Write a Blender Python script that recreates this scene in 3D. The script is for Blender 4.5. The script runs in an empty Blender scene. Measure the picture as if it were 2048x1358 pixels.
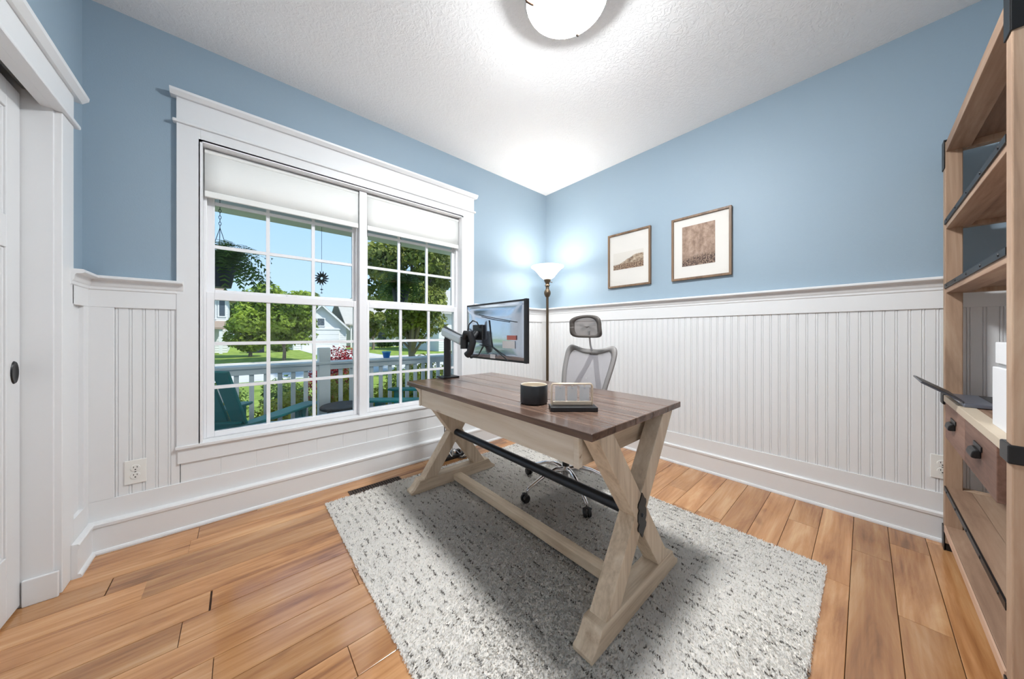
import bpy, math, random
import numpy as np
from mathutils import Vector, Matrix
random.seed(7)
RNG = np.random.default_rng(11)
scene = bpy.context.scene
COL = scene.collection
PI = math.pi

# ------------------------------------------------------------------ camera, sky, sun, exposure
# axes: x runs along the window wall to the far corner, y runs to the window wall, z up, metres
cam_d = bpy.data.cameras.new('camera'); cam = bpy.data.objects.new('camera', cam_d); COL.objects.link(cam)
cam.location = (0, 0, 1.085); cam.rotation_euler = (PI / 2, 0, math.radians(-41.32))
cam_d.sensor_width = 36.0; cam_d.lens = 620.0 / 2048 * 36; cam_d.shift_y = -12.6 / 2048
cam_d.clip_start = 0.02; cam_d.clip_end = 400
scene.camera = cam
vs = scene.view_settings
vs.view_transform = 'Standard'; vs.look = 'None'; vs.gamma = 1.0; vs.use_curve_mapping = False; vs.exposure = 1.55

world = bpy.data.worlds.new('sky'); scene.world = world; world.use_nodes = True
wn = world.node_tree.nodes; wl = world.node_tree.links
bg = wn['Background']
# clear summer sky: pale at the horizon, deeper blue toward the zenith, the same all round
wtc = wn.new('ShaderNodeTexCoord'); wsp = wn.new('ShaderNodeSeparateXYZ'); wl.new(wtc.outputs['Generated'], wsp.inputs[0])
wr = wn.new('ShaderNodeValToRGB'); we = wr.color_ramp.elements
for k, (p, c) in enumerate(((0.0, (.27, .345, .41, 1)), (.10, (.235, .325, .42, 1)), (.35, (.17, .28, .42, 1)), (1.0, (.09, .19, .36, 1)))):
    if k > 1: we.new(p)
    we[k].position = p; we[k].color = c
wl.new(wsp.outputs['Z'], wr.inputs[0]); wl.new(wr.outputs[0], bg.inputs[0]); bg.inputs[1].default_value = 0.97

sun_d = bpy.data.lights.new('sun', 'SUN'); sun_d.energy = 1.9; sun_d.angle = math.radians(0.8); sun_d.color = (1, .96, .88)
sun = bpy.data.objects.new('sun', sun_d); COL.objects.link(sun)
sun.rotation_euler = Vector((-.42, .50, -.82)).to_track_quat('-Z', 'Y').to_euler()

LAMP_DOME = 70.0     # emission of the ceiling dome
LAMP_FLOOR = 6.0     # emission of the floor lamp bowl

# ------------------------------------------------------------------ mesh helpers
class MB:
    def __init__(s): s.v = []; s.f = []
    def add(s, vs_, fs):
        o = len(s.v); s.v += [tuple(p) for p in vs_]; s.f += [tuple(i + o for i in f) for f in fs]; return s
    def box(s, x0, x1, y0, y1, z0, z1):
        return s.add([(x0,y0,z0),(x1,y0,z0),(x1,y1,z0),(x0,y1,z0),(x0,y0,z1),(x1,y0,z1),(x1,y1,z1),(x0,y1,z1)],
                     [(0,3,2,1),(4,5,6,7),(0,1,5,4),(1,2,6,5),(2,3,7,6),(3,0,4,7)])
    def beam(s, a, b, w, h, up=(0, 0, 1)):
        a = Vector(a); b = Vector(b); d = (b - a).normalized(); up = Vector(up)
        r = d.cross(up)
        if r.length < 1e-5: r = d.cross(Vector((1, 0, 0)))
        r.normalize(); u = r.cross(d).normalized(); r = r * (w / 2); u = u * (h / 2)
        P = [a - r - u, a + r - u, a + r + u, a - r + u, b - r - u, b + r - u, b + r + u, b - r + u]
        return s.add(P, [(0,1,2,3),(7,6,5,4),(0,4,5,1),(1,5,6,2),(2,6,7,3),(3,7,4,0)])
    def tube(s, pts, r, n=10, caps=True):
        pts = [Vector(p) for p in pts]; m = len(pts)
        rs = r if isinstance(r, (list, tuple)) else [r] * m
        t0 = (pts[1] - pts[0]).normalized(); ref = Vector((0, 0, 1)) if abs(t0.z) < .9 else Vector((1, 0, 0))
        nrm = t0.cross(ref).normalized(); V = []; F = []
        for i, p in enumerate(pts):
            t = (pts[min(i + 1, m - 1)] - pts[max(i - 1, 0)]).normalized()
            nrm = (nrm - t * nrm.dot(t))
            nrm = nrm.normalized() if nrm.length > 1e-6 else t.orthogonal().normalized()
            bn = t.cross(nrm)
            for k in range(n):
                a = 2 * PI * k / n; V.append(p + (nrm * math.cos(a) + bn * math.sin(a)) * rs[i])
        for i in range(m - 1):
            for k in range(n):
                F.append((i*n+k, i*n+(k+1)%n, (i+1)*n+(k+1)%n, (i+1)*n+k))
        if caps: F.append(tuple(range(n))[::-1]); F.append(tuple((m-1)*n+k for k in range(n)))
        return s.add(V, F)
    def lathe(s, prof, c=(0, 0, 0), n=32, sweep=2 * PI):
        V = []; F = []; m = len(prof)
        for r, z in prof:
            for k in range(n):
                a = 2 * PI * k / n; V.append((c[0] + max(r, 1e-5) * math.cos(a), c[1] + max(r, 1e-5) * math.sin(a), c[2] + z))
        for i in range(m - 1):
            for k in range(n): F.append((i*n+k, i*n+(k+1)%n, (i+1)*n+(k+1)%n, (i+1)*n+k))
        return s.add(V, F)
    def prism(s, poly, axis, lo, hi):
        n = len(poly)
        def P(p, t):
            if axis == 'x': return (t, p[0], p[1])
            if axis == 'y': return (p[0], t, p[1])
            return (p[0], p[1], t)
        V = [P(p, lo) for p in poly] + [P(p, hi) for p in poly]
        F = [tuple(range(n))[::-1], tuple(range(n, 2 * n))] + [(i, (i+1)%n, n+(i+1)%n, n+i) for i in range(n)]
        return s.add(V, F)
    def grid(s, P):       # P[i][j] points
        m = len(P); n = len(P[0]); V = [p for row in P for p in row]
        return s.add(V, [(i*n+j, i*n+j+1, (i+1)*n+j+1, (i+1)*n+j) for i in range(m-1) for j in range(n-1)])
    def xf(s, M): s.v = [tuple(M @ Vector(p)) for p in s.v]; return s

def B(*a): return MB().box(*a)
ORG = {}
def mesh_of(name, mb, mat, smooth=None, fix=True):
    me = bpy.data.meshes.new(name); me.from_pydata(mb.v, [], mb.f)
    if fix:
        import bmesh
        bm = bmesh.new(); bm.from_mesh(me); bmesh.ops.recalc_face_normals(bm, faces=bm.faces); bm.to_mesh(me); bm.free()
    if smooth is not None:
        me.polygons.foreach_set('use_smooth', [True] * len(me.polygons))
        me.set_sharp_from_angle(angle=math.radians(smooth))
    me.materials.append(mat); me.update(); return me
def obj(name, mb, mat, parent=None, smooth=None, bevel=0, fix=True, seg=2):
    """one mesh object; mb is in world coordinates (or in the thing's own, while that thing stands at the origin)"""
    org = ORG.get(parent.name, Vector((0, 0, 0))) if parent else Vector((0, 0, 0))
    if org.length > 0: mb.v = [(p[0]-org.x, p[1]-org.y, p[2]-org.z) for p in mb.v]
    o = bpy.data.objects.new(name, mesh_of(name, mb, mat, smooth, fix)); COL.objects.link(o)
    o.parent = parent; ORG[o.name] = org
    if bevel:
        m = o.modifiers.new('bevel', 'BEVEL'); m.width = bevel; m.segments = seg; m.limit_method = 'ANGLE'; m.angle_limit = math.radians(40)
    return o
def tag(o, label=None, cat=None, group=None, kind=None):
    if label: o['label'] = label
    if cat: o['category'] = cat
    if group: o['group'] = group
    if kind: o['kind'] = kind
    return o
def thing(name, label, cat, loc=(0, 0, 0), group=None, kind=None):
    o = bpy.data.objects.new(name, None); COL.objects.link(o); o.location = loc; o.empty_display_size = .1
    ORG[o.name] = Vector(loc); return tag(o, label, cat, group, kind)
def inst(src, parent, loc=(0, 0, 0), name=None, rotz=0):
    c = src.copy(); COL.objects.link(c); c.parent = parent; c.location = loc; c.rotation_euler = (0, 0, rotz); return c
def copy_tree(o, parent=None):
    c = o.copy(); COL.objects.link(c); c.parent = parent
    for ch in list(o.children): copy_tree(ch, c)
    return c
def sm(a, b, t): return a + (b - a) * t

# ------------------------------------------------------------------ materials
def srgb(r, g, b):
    f = lambda c: c / 12.92 if c <= .04045 else ((c + .055) / 1.055) ** 2.4
    return (f(r / 255), f(g / 255), f(b / 255), 1)
def mat(name, color, rough=.5, metal=0, spec=None, bump=0, bscale=60, var=0, vscale=4, coat=0):
    m = bpy.data.materials.new(name); m.use_nodes = True; nt = m.node_tree; b = nt.nodes['Principled BSDF']
    b.inputs['Base Color'].default_value = color; b.inputs['Roughness'].default_value = rough; b.inputs['Metallic'].default_value = metal
    if spec is not None: b.inputs['Specular IOR Level'].default_value = spec
    if coat: b.inputs['Coat Weight'].default_value = coat
    if var or bump:
        tc = nt.nodes.new('ShaderNodeTexCoord')
    if var:
        n = nt.nodes.new('ShaderNodeTexNoise'); n.inputs['Scale'].default_value = vscale; n.inputs['Detail'].default_value = 5
        nt.links.new(tc.outputs['Object'], n.inputs['Vector'])
        mx = nt.nodes.new('ShaderNodeMix'); mx.data_type = 'RGBA'
        mx.inputs[6].default_value = tuple(c * (1 - var) for c in color[:3]) + (1,)
        mx.inputs[7].default_value = tuple(min(1, c * (1 + var)) for c in color[:3]) + (1,)
        nt.links.new(n.outputs['Fac'], mx.inputs[0]); nt.links.new(mx.outputs[2], b.inputs['Base Color'])
    if bump:
        n2 = nt.nodes.new('ShaderNodeTexNoise'); n2.inputs['Scale'].default_value = bscale; n2.inputs['Detail'].default_value = 4
        nt.links.new(tc.outputs['Object'], n2.inputs['Vector'])
        bp = nt.nodes.new('ShaderNodeBump'); bp.inputs['Strength'].default_value = bump; bp.inputs['Distance'].default_value = .01
        nt.links.new(n2.outputs['Fac'], bp.inputs['Height']); nt.links.new(bp.outputs[0], b.inputs['Normal'])
    return m
def ramp(nt, stops):
    r = nt.nodes.new('ShaderNodeValToRGB'); e = r.color_ramp.elements
    while len(e) < len(stops): e.new(.5)
    for k, (p, c) in enumerate(stops): e[k].position = p; e[k].color = c
    return r
def wood(name, stops, axis=0, scale=1.0, rough=.45, stretch=14, randv=.25, bump=.15, knots=None, wear=None, spec=.4, fine=1.0):
    """grain that runs along an axis, offset and toned for each piece by the object's random number"""
    m = bpy.data.materials.new(name); m.use_nodes = True; nt = m.node_tree; N = nt.nodes; L = nt.links; b = N['Principled BSDF']
    tc = N.new('ShaderNodeTexCoord'); oi = N.new('ShaderNodeObjectInfo')
    off = N.new('ShaderNodeVectorMath'); off.operation = 'SCALE'; L.new(oi.outputs['Location'], off.inputs[0]); off.inputs['Scale'].default_value = 3.71
    add = N.new('ShaderNodeVectorMath'); add.operation = 'ADD'; L.new(tc.outputs['Object'], add.inputs[0]); L.new(off.outputs[0], add.inputs[1])
    rr = N.new('ShaderNodeMath'); rr.operation = 'MULTIPLY'; rr.inputs[1].default_value = 37; L.new(oi.outputs['Random'], rr.inputs[0])
    add2 = N.new('ShaderNodeVectorMath'); add2.operation = 'ADD'; L.new(add.outputs[0], add2.inputs[0]); L.new(rr.outputs[0], add2.inputs[1])
    mp = N.new('ShaderNodeMapping'); s_ = [stretch * scale] * 3; s_[axis] = 1.1 * scale; mp.inputs['Scale'].default_value = s_
    L.new(add2.outputs[0], mp.inputs['Vector'])
    n1 = N.new('ShaderNodeTexNoise'); n1.inputs['Scale'].default_value = 1.0; n1.inputs['Detail'].default_value = 6; n1.inputs['Roughness'].default_value = .62; n1.inputs['Distortion'].default_value = .9
    L.new(mp.outputs[0], n1.inputs['Vector'])
    mp2 = N.new('ShaderNodeMapping'); s2 = [stretch * 9 * scale * fine] * 3; s2[axis] = 3.0 * scale; mp2.inputs['Scale'].default_value = s2
    L.new(add2.outputs[0], mp2.inputs['Vector'])
    n2 = N.new('ShaderNodeTexNoise'); n2.inputs['Scale'].default_value = 1; n2.inputs['Detail'].default_value = 3; L.new(mp2.outputs[0], n2.inputs['Vector'])
    mixf = N.new('ShaderNodeMath'); mixf.operation = 'MULTIPLY_ADD'; L.new(n2.outputs['Fac'], mixf.inputs[0]); mixf.inputs[1].default_value = .28
    sc_ = N.new('ShaderNodeMath'); sc_.operation = 'MULTIPLY_ADD'; L.new(n1.outputs['Fac'], sc_.inputs[0]); sc_.inputs[1].default_value = 1.0; sc_.inputs[2].default_value = -.14
    L.new(sc_.outputs[0], mixf.inputs[2])
    r = ramp(nt, stops); L.new(mixf.outputs[0], r.inputs[0]); colout = r.outputs[0]
    hsv = N.new('ShaderNodeHueSaturation'); L.new(colout, hsv.inputs['Color'])
    mr = N.new('ShaderNodeMapRange'); mr.inputs['To Min'].default_value = 1 - randv; mr.inputs['To Max'].default_value = 1 + randv
    L.new(oi.outputs['Random'], mr.inputs['Value']); L.new(mr.outputs[0], hsv.inputs['Value'])
    colout = hsv.outputs[0]
    if knots:
        k = N.new('ShaderNodeTexNoise'); k.inputs['Scale'].default_value = knots[1]; k.inputs['Detail'].default_value = 2
        mpk = N.new('ShaderNodeMapping'); s3 = [2.6] * 3; s3[axis] = .8; mpk.inputs['Scale'].default_value = s3
        L.new(add2.outputs[0], mpk.inputs['Vector']); L.new(mpk.outputs[0], k.inputs['Vector'])
        kr = ramp(nt, [(knots[2], (0, 0, 0, 1)), (knots[2] + .07, (1, 1, 1, 1))]); L.new(k.outputs['Fac'], kr.inputs[0])
        mx = N.new('ShaderNodeMix'); mx.data_type = 'RGBA'; L.new(kr.outputs[0], mx.inputs[0]); L.new(colout, mx.inputs[6]); mx.inputs[7].default_value = knots[0]
        colout = mx.outputs[2]
    L.new(colout, b.inputs['Base Color'])
    b.inputs['Roughness'].default_value = rough; b.inputs['Specular IOR Level'].default_value = spec
    if bump:
        bp = N.new('ShaderNodeBump'); bp.inputs['Strength'].default_value = bump; bp.inputs['Distance'].default_value = .004
        L.new(mixf.outputs[0], bp.inputs['Height']); L.new(bp.outputs[0], b.inputs['Normal'])
    return m
def emis(name, color, strength, base=None):
    m = bpy.data.materials.new(name); m.use_nodes = True; b = m.node_tree.nodes['Principled BSDF']
    b.inputs['Base Color'].default_value = base or color; b.inputs['Emission Color'].default_value = color; b.inputs['Emission Strength'].default_value = strength
    b.inputs['Roughness'].default_value = .3
    return m
def glass(name, tint=(.97, .985, .98, 1), gain=1.0):
    m = bpy.data.materials.new(name); m.use_nodes = True; nt = m.node_tree; N = nt.nodes; L = nt.links
    out = N['Material Output']; N.remove(N['Principled BSDF'])
    t = N.new('ShaderNodeBsdfTransparent'); t.inputs[0].default_value = tint
    g = N.new('ShaderNodeBsdfGlossy'); g.inputs['Roughness'].default_value = .02; g.inputs['Color'].default_value = (.9 * gain, .9 * gain, .9 * gain, 1)
    fr = N.new('ShaderNodeFresnel'); fr.inputs['IOR'].default_value = 1.3
    mx = N.new('ShaderNodeMixShader'); L.new(fr.outputs[0], mx.inputs[0]); L.new(t.outputs[0], mx.inputs[1]); L.new(g.outputs[0], mx.inputs[2])
    L.new(mx.outputs[0], out.inputs[0]); return m
def mesh_fabric(name, color, alpha):
    m = bpy.data.materials.new(name); m.use_nodes = True; nt = m.node_tree; N = nt.nodes; L = nt.links
    out = N['Material Output']; b = N['Principled BSDF']; b.inputs['Base Color'].default_value = color; b.inputs['Roughness'].default_value = .7
    t = N.new('ShaderNodeBsdfTransparent'); mx = N.new('ShaderNodeMixShader'); mx.inputs[0].default_value = alpha
    L.new(t.outputs[0], mx.inputs[1]); L.new(b.outputs[0], mx.inputs[2]); L.new(mx.outputs[0], out.inputs[0]); return m
def leafmat(name, c1, c2, scale=3.0, trans=.35):
    m = bpy.data.materials.new(name); m.use_nodes = True; nt = m.node_tree; N = nt.nodes; L = nt.links
    out = N['Material Output']; b = N['Principled BSDF']; b.inputs['Roughness'].default_value = .55; b.inputs['Specular IOR Level'].default_value = .25
    tc = N.new('ShaderNodeTexCoord'); n = N.new('ShaderNodeTexNoise'); n.inputs['Scale'].default_value = scale; n.inputs['Detail'].default_value = 4
    L.new(tc.outputs['Object'], n.inputs['Vector']); r = ramp(nt, [(.32, c1), (.68, c2)]); L.new(n.outputs['Fac'], r.inputs[0]); L.new(r.outputs[0], b.inputs['Base Color'])
    tr = N.new('ShaderNodeBsdfTranslucent'); L.new(r.outputs[0], tr.inputs[0])
    mx = N.new('ShaderNodeMixShader'); mx.inputs[0].default_value = trans; L.new(b.outputs[0], mx.inputs[1]); L.new(tr.outputs[0], mx.inputs[2]); L.new(mx.outputs[0], out.inputs[0])
    return m

M_BLUE = mat('blue_wall_paint', srgb(151, 171, 186), .55, bump=.05, bscale=160)
M_WHITE = mat('white_trim_paint', srgb(231, 232, 233), .35)
M_VINYL = mat('white_vinyl', srgb(240, 240, 242), .3)
M_DOOR = mat('white_door_paint', srgb(226, 227, 228), .35)
def ceil_mat():
    m = mat('textured_ceiling_paint', srgb(242, 242, 242), .8); nt = m.node_tree; N = nt.nodes; L = nt.links; b = N['Principled BSDF']
    tc = N.new('ShaderNodeTexCoord'); n = N.new('ShaderNodeTexNoise'); n.inputs['Scale'].default_value = 34; n.inputs['Detail'].default_value = 5; n.inputs['Distortion'].default_value = 1.5
    L.new(tc.outputs['Object'], n.inputs['Vector']); r = ramp(nt, [(.46, (0, 0, 0, 1)), (.56, (1, 1, 1, 1))]); L.new(n.outputs['Fac'], r.inputs[0])
    bp = N.new('ShaderNodeBump'); bp.inputs['Strength'].default_value = .4; bp.inputs['Distance'].default_value = .004; L.new(r.outputs[0], bp.inputs['Height']); L.new(bp.outputs[0], b.inputs['Normal'])
    return m
M_CEIL = ceil_mat()
M_FLOOR = wood('hickory_floor', [(.25, srgb(114, 72, 42)), (.42, srgb(170, 118, 74)), (.55, srgb(192, 140, 92)), (.75, srgb(216, 174, 128))], 0, .9, .15, 9, .2, .12,
               knots=(srgb(92, 62, 42), 2.2, .68), spec=1.0)
M_SUBFLOOR = mat('dark_seam', srgb(60, 38, 22), .8)
M_TOP = wood('walnut_stained_desk_top', [(.25, srgb(68, 50, 42)), (.5, srgb(106, 84, 72)), (.75, srgb(134, 110, 96))], 1, 1.2, .22, 12, .12, .15, knots=(srgb(46, 30, 24), 2.4, .74), spec=.5)
M_LEG = wood('weathered_oak', [(.25, srgb(166, 145, 122)), (.5, srgb(210, 192, 169)), (.75, srgb(229, 215, 196))], 2, 1.1, .6, 10, .07, .25, knots=(srgb(110, 84, 66), 2.8, .73), spec=.25)
M_LEGX = wood('weathered_oak_lengthwise_x', [(.25, srgb(166, 145, 122)), (.5, srgb(210, 192, 169)), (.75, srgb(229, 215, 196))], 0, 1.1, .6, 10, .07, .25, spec=.25)
M_LEGY = wood('weathered_oak_lengthwise_y', [(.25, srgb(160, 139, 116)), (.5, srgb(202, 184, 160)), (.75, srgb(222, 208, 188))], 1, 1.1, .6, 10, .07, .25, spec=.25)
M_APRON = wood('whitewashed_wood', [(.26, srgb(150, 122, 98)), (.38, srgb(212, 200, 182)), (.7, srgb(228, 220, 207))], 1, 1.0, .55, 12, .04, .2, knots=(srgb(150, 118, 92), 3.2, .72), spec=.25)
M_SHELF = wood('pine_shelf_x', [(.25, srgb(128, 100, 82)), (.5, srgb(164, 134, 112)), (.75, srgb(188, 162, 138))], 0, 1.0, .55, 9, .12, .2, knots=(srgb(110, 74, 52), 2.6, .72), spec=.25)
M_POST = wood('pine_shelf_z', [(.25, srgb(140, 112, 92)), (.5, srgb(180, 150, 126)), (.75, srgb(202, 178, 154))], 2, 1.0, .55, 9, .08, .2, knots=(srgb(120, 84, 60), 2.6, .73), spec=.25)
M_DRAWER = wood('aged_drawer_wood', [(.25, srgb(98, 70, 58)), (.5, srgb(136, 104, 90)), (.75, srgb(158, 126, 110))], 0, 1.1, .55, 9, .1, .2, knots=(srgb(80, 54, 44), 3, .7), spec=.25)
M_BLACK = mat('black_iron', (.012, .012, .013, 1), .42, .3)
M_ROD = mat('black_steel_rod', (.03, .036, .046, 1), .3, .6)
M_PLASTIC = mat('black_plastic', (.012, .012, .014, 1), .4)
M_CHROME = mat('polished_chrome', (.78, .78, .8, 1), .1, 1)
M_SILVER = mat('brushed_silver', srgb(196, 200, 206), .28, .7)
M_MONBACK = mat('glossy_silver_shell', srgb(205, 216, 230), .13, .9)
M_MESH = mesh_fabric('grey_mesh_fabric', srgb(158, 154, 158), .72)
M_CHAIRFRAME = mat('grey_chair_plastic', srgb(142, 138, 136), .5)
M_BRONZE = mat('antique_bronze', srgb(92, 78, 62), .38, .6)
M_GOLD = mat('brass_wire', srgb(222, 204, 182), .4, .4)
M_CREAM = mat('cream_glaze', srgb(226, 214, 196), .4)
M_PAPER = mat('grey_card', srgb(228, 228, 228), .7, var=.06, vscale=40)
M_FRAME = wood('walnut_picture_frame', [(.3, srgb(98, 76, 58)), (.6, srgb(138, 112, 88))], 2, 2, .45, 10, .05, .1)
M_MAT = mat('white_mat_board', srgb(236, 232, 226), .8)
M_GLASS = glass('window_glass')
M_PICGLASS = glass('picture_glass', (.98, .98, .98, 1))
M_FABRIC = mat('roller_shade_fabric', srgb(240, 241, 238), .85, bump=.05, bscale=500)
M_DARK = mat('dark_gap', (.01, .01, .01, 1), .9)
M_TRACK = mat('grey_track_metal', srgb(120, 120, 118), .4, .7)
M_OUT = mat('white_outlet_plastic', srgb(236, 236, 232), .3)
M_VENT = mat('bronze_register', srgb(72, 54, 42), .45, .5)

# ------------------------------------------------------------------ room shell
XL, XR, YB, YF, H = -.58, 2.772, 2.536, -.72, 2.74     # west wall, east wall, window wall, rear wall, ceiling
OX0, OX1, OZ0, OZ1 = -.175, 1.592, .445, 2.195           # window opening
DY0, DY1, DZ = 0.42, 2.216, 2.01                          # closet opening in the west wall

floor = tag(obj('floor', B(XL - .75, XR + .12, YF - .12, YB + .12, -.12, -.006), M_SUBFLOOR), kind='structure')
pl_src = {}
y = YF; row = 0; PW = .127
random.seed(21)
while y < YB + .02:
    x = XL - .7 - random.random() * .9
    while x < XR + .02:
        ln = random.choice([.62, .85, 1.1, 1.32])
        x0, x1 = max(x, XL - .70), min(x + ln, XR + .02)
        if x1 - x0 > .06:
            key = round(x1 - x0, 2); w2 = min(PW, YB + .02 - y)
            k2 = (key, round(w2, 3))
            if k2 not in pl_src:
                mb = MB().box(0.0008, key - .0008, .0008, w2 - .0008, -.006, 0.0)
                o = obj('plank', mb, M_FLOOR, floor, bevel=.0014); o.location = (x0, y, 0); pl_src[k2] = o
            else:
                inst(pl_src[k2], floor, (x0, y, 0))
        x += ln
    y += PW; row += 1

ceiling = tag(obj('ceiling', B(XL - .14, XR + .14, YF - .14, YB + .14, H, H + .2), M_CEIL), kind='structure')
T = .14
mb = MB().box(XL - T, OX0, YB, YB + T, 0, H).box(OX1, XR + T, YB, YB + T, 0, H).box(OX0, OX1, YB, YB + T, 0, OZ0).box(OX0, OX1, YB, YB + T, OZ1, H)
wall_n = tag(obj('wall_north', mb, M_BLUE), kind='structure')
wall_e = tag(obj('wall_east', B(XR, XR + T, YF - T, YB, 0, H), M_BLUE), kind='structure')
wall_s = tag(obj('wall_south', B(XL - T, XR + T, YF - T, YF, 0, H), M_BLUE), kind='structure')
mb = MB().box(XL - T, XL, YF, DY0, 0, H).box(XL - T, XL, DY1, YB, 0, H).box(XL - T, XL, DY0, DY1, 2.13, H)
wall_w = tag(obj('wall_west', mb, M_BLUE), kind='structure')
# closet behind the sliding door
cl = MB().box(XL - .80, XL - .75, DY0 - .1, DY1 + .1, 0, H).box(XL - .75, XL - T, DY0 - .1, DY0, 0, H).box(XL - .75, XL - T, DY1, DY1 + .1, 0, H).box(XL - .75, XL - T, DY0, DY1, 2.3, 2.4)
tag(obj('wall_closet', cl, M_WHITE), kind='structure')

# ---- wainscot: beadboard planks, stiles, frieze, chair rail (children of their wall)
ZR = 1.378; ZF = 1.215; ZB = .25           # rail top, frieze bottom, lower rail top
PITCH = .0455
def bead_profile(w):       # (along, out) outline of one plank: flat face, v groove, round bead
    g = .004; return [(0.0, 0), (0.0, .0082), (.0025, .0110), (.0055, .0120), (.0085, .0110), (.0105, .0082), (.0125, .012), (w - .0016, .012), (w, .0082), (w, 0)]
pe = bead_profile(PITCH)
n = int((YB - .06 - YF) / PITCH)
src = obj('beadboard_plank', MB().prism([(XR - .004 - o_, -a) for a, o_ in pe], 'z', ZB - .01, ZF + .01), M_WHITE, wall_e)
src.location = (0, YB - .055, 0)
for i in range(1, n + 1): inst(src, wall_e, (0, YB - .055 - i * PITCH, 0))
obj('corner_stile', B(XR - .022, XR, YB - .075, YB, ZB, ZF), M_WHITE, wall_e, bevel=.002)
obj('frieze', B(XR - .024, XR, YF, YB, ZF, ZR - .055), M_WHITE, wall_e, bevel=.002)
def rail_prof(z):   # (out, z): stepped chair rail with a projecting cap
    return [(0, z), (.058, z), (.062, z - .004), (.062, z - .013), (.056, z - .018), (.040, z - .020), (.036, z - .026), (.034, z - .046), (.028, z - .054), (.028, z - .066), (.024, z - .070), (0, z - .070)]
obj('chair_rail', MB().prism([(XR - o_, z) for o_, z in rail_prof(ZR)], 'y', YF, YB), M_WHITE, wall_e, smooth=35)

# window wall
src = obj('beadboard_plank', MB().prism([(a, YB - .004 - o_) for a, o_ in pe], 'z', ZB - .01, ZF + .01), M_WHITE, wall_n)
src.location = (-.477, 0, 0)
for i in range(1, 5): inst(src, wall_n, (-.477 + i * PITCH, 0, 0))
for i in range(22): inst(src, wall_n, (1.70 + i * PITCH, 0, 0))
bw = .163; lowp = [(0, 0), (0, .010), (.002, .012), (bw - .002, .012), (bw, .010), (bw, 0)]
src = obj('panel_board', MB().prism([(a, YB - .004 - o_) for a, o_ in lowp], 'z', ZB - .01, .40), M_WHITE, wall_n)
src.location = (-.247, 0, 0)
for i in range(1, 12): inst(src, wall_n, (-.247 + i * bw, 0, 0))
obj('corner_stile', B(XL, -.477, YB - .024, YB, ZB, ZF), M_WHITE, wall_n, bevel=.002)
obj('corner_stile', B(XR - .09, XR, YB - .024, YB, ZB, ZF), M_WHITE, wall_n, bevel=.002)
obj('frieze', B(XL, -.258, YB - .024, YB, ZF, ZR - .06), M_WHITE, wall_n, bevel=.002)
obj('frieze', B(1.71, XR, YB - .024, YB, ZF, ZR - .06), M_WHITE, wall_n, bevel=.002)
obj('chair_rail', MB().prism([(YB - o_, z) for o_, z in rail_prof(ZR - .008)], 'x', XL, -.235), M_WHITE, wall_n, smooth=35)
obj('chair_rail', MB().prism([(YB - o_, z) for o_, z in rail_prof(ZR - .008)], 'x', 1.70, XR), M_WHITE, wall_n, smooth=35)
# west wall stub between the corner and the closet casing
obj('chair_rail', MB().prism([(XL + o_, z) for o_, z in rail_prof(ZR - .008)], 'y', 2.295, YB), M_WHITE, wall_w, smooth=35)
obj('frieze', B(XL, XL + .024, 2.32, YB, ZF, ZR - .06), M_WHITE, wall_w, bevel=.002)
obj('panel_board', B(XL, XL + .008, 2.32, YB, ZB, ZF), M_WHITE, wall_w)
obj('stile', B(XL, XL + .024, 2.455, YB, ZB, ZF), M_WHITE, wall_w, bevel=.002)

obj('panel_board', B(XL, XR - .03, YF, YF + .014, ZB, ZF), M_WHITE, wall_s)
obj('frieze', B(XL, XR - .03, YF, YF + .024, ZF, ZR - .06), M_WHITE, wall_s, bevel=.002)
obj('chair_rail', MB().prism([(YF + o_, z) for o_, z in rail_prof(ZR)], 'x', XL, XR - .06), M_WHITE, wall_s, smooth=35)
obj('panel_board', B(XL, XL + .014, YF, DY0 - .13, ZB, ZF), M_WHITE, wall_w)
obj('frieze', B(XL, XL + .024, YF, DY0 - .13, ZF, ZR - .06), M_WHITE, wall_w, bevel=.002)
# baseboards: lower rail, bevelled ledge cap, tall board, shoe moulding
def base_prof(p):    # (out, z) ; p = how far the tall board stands proud
    return [(0, 0), (p + .012, 0), (p + .012, .008), (p + .008, .016), (p, .018), (p, .128), (p + .004, .131), (p + .005, .145), (p + .001, .150), (.024, .153), (.024, ZB), (0, ZB)]
b1 = obj('baseboard_east', MB().prism([(XR - o_, z) for o_, z in base_prof(.034)], 'y', YF, YB), M_WHITE, smooth=25); tag(b1, kind='structure')
b2 = obj('baseboard_north', MB().prism([(YB - o_, z) for o_, z in base_prof(.054)], 'x', XL, XR), M_WHITE, smooth=25); tag(b2, kind='structure')
b4 = obj('baseboard_south', MB().prism([(YF + o_, z) for o_, z in base_prof(.034)], 'x', XL, XR - .05), M_WHITE, smooth=25); tag(b4, kind='structure')
b3 = obj('baseboard_west', MB().prism([(XL + o_, z) for o_, z in base_prof(.042)[1:-3] + [(.0245, .153), (.0245, 0)]], 'y', 2.30, YB).box(XL, XL + .0235, 2.334, YB, .0, ZB), M_WHITE, smooth=25); tag(b3, kind='structure')

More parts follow.
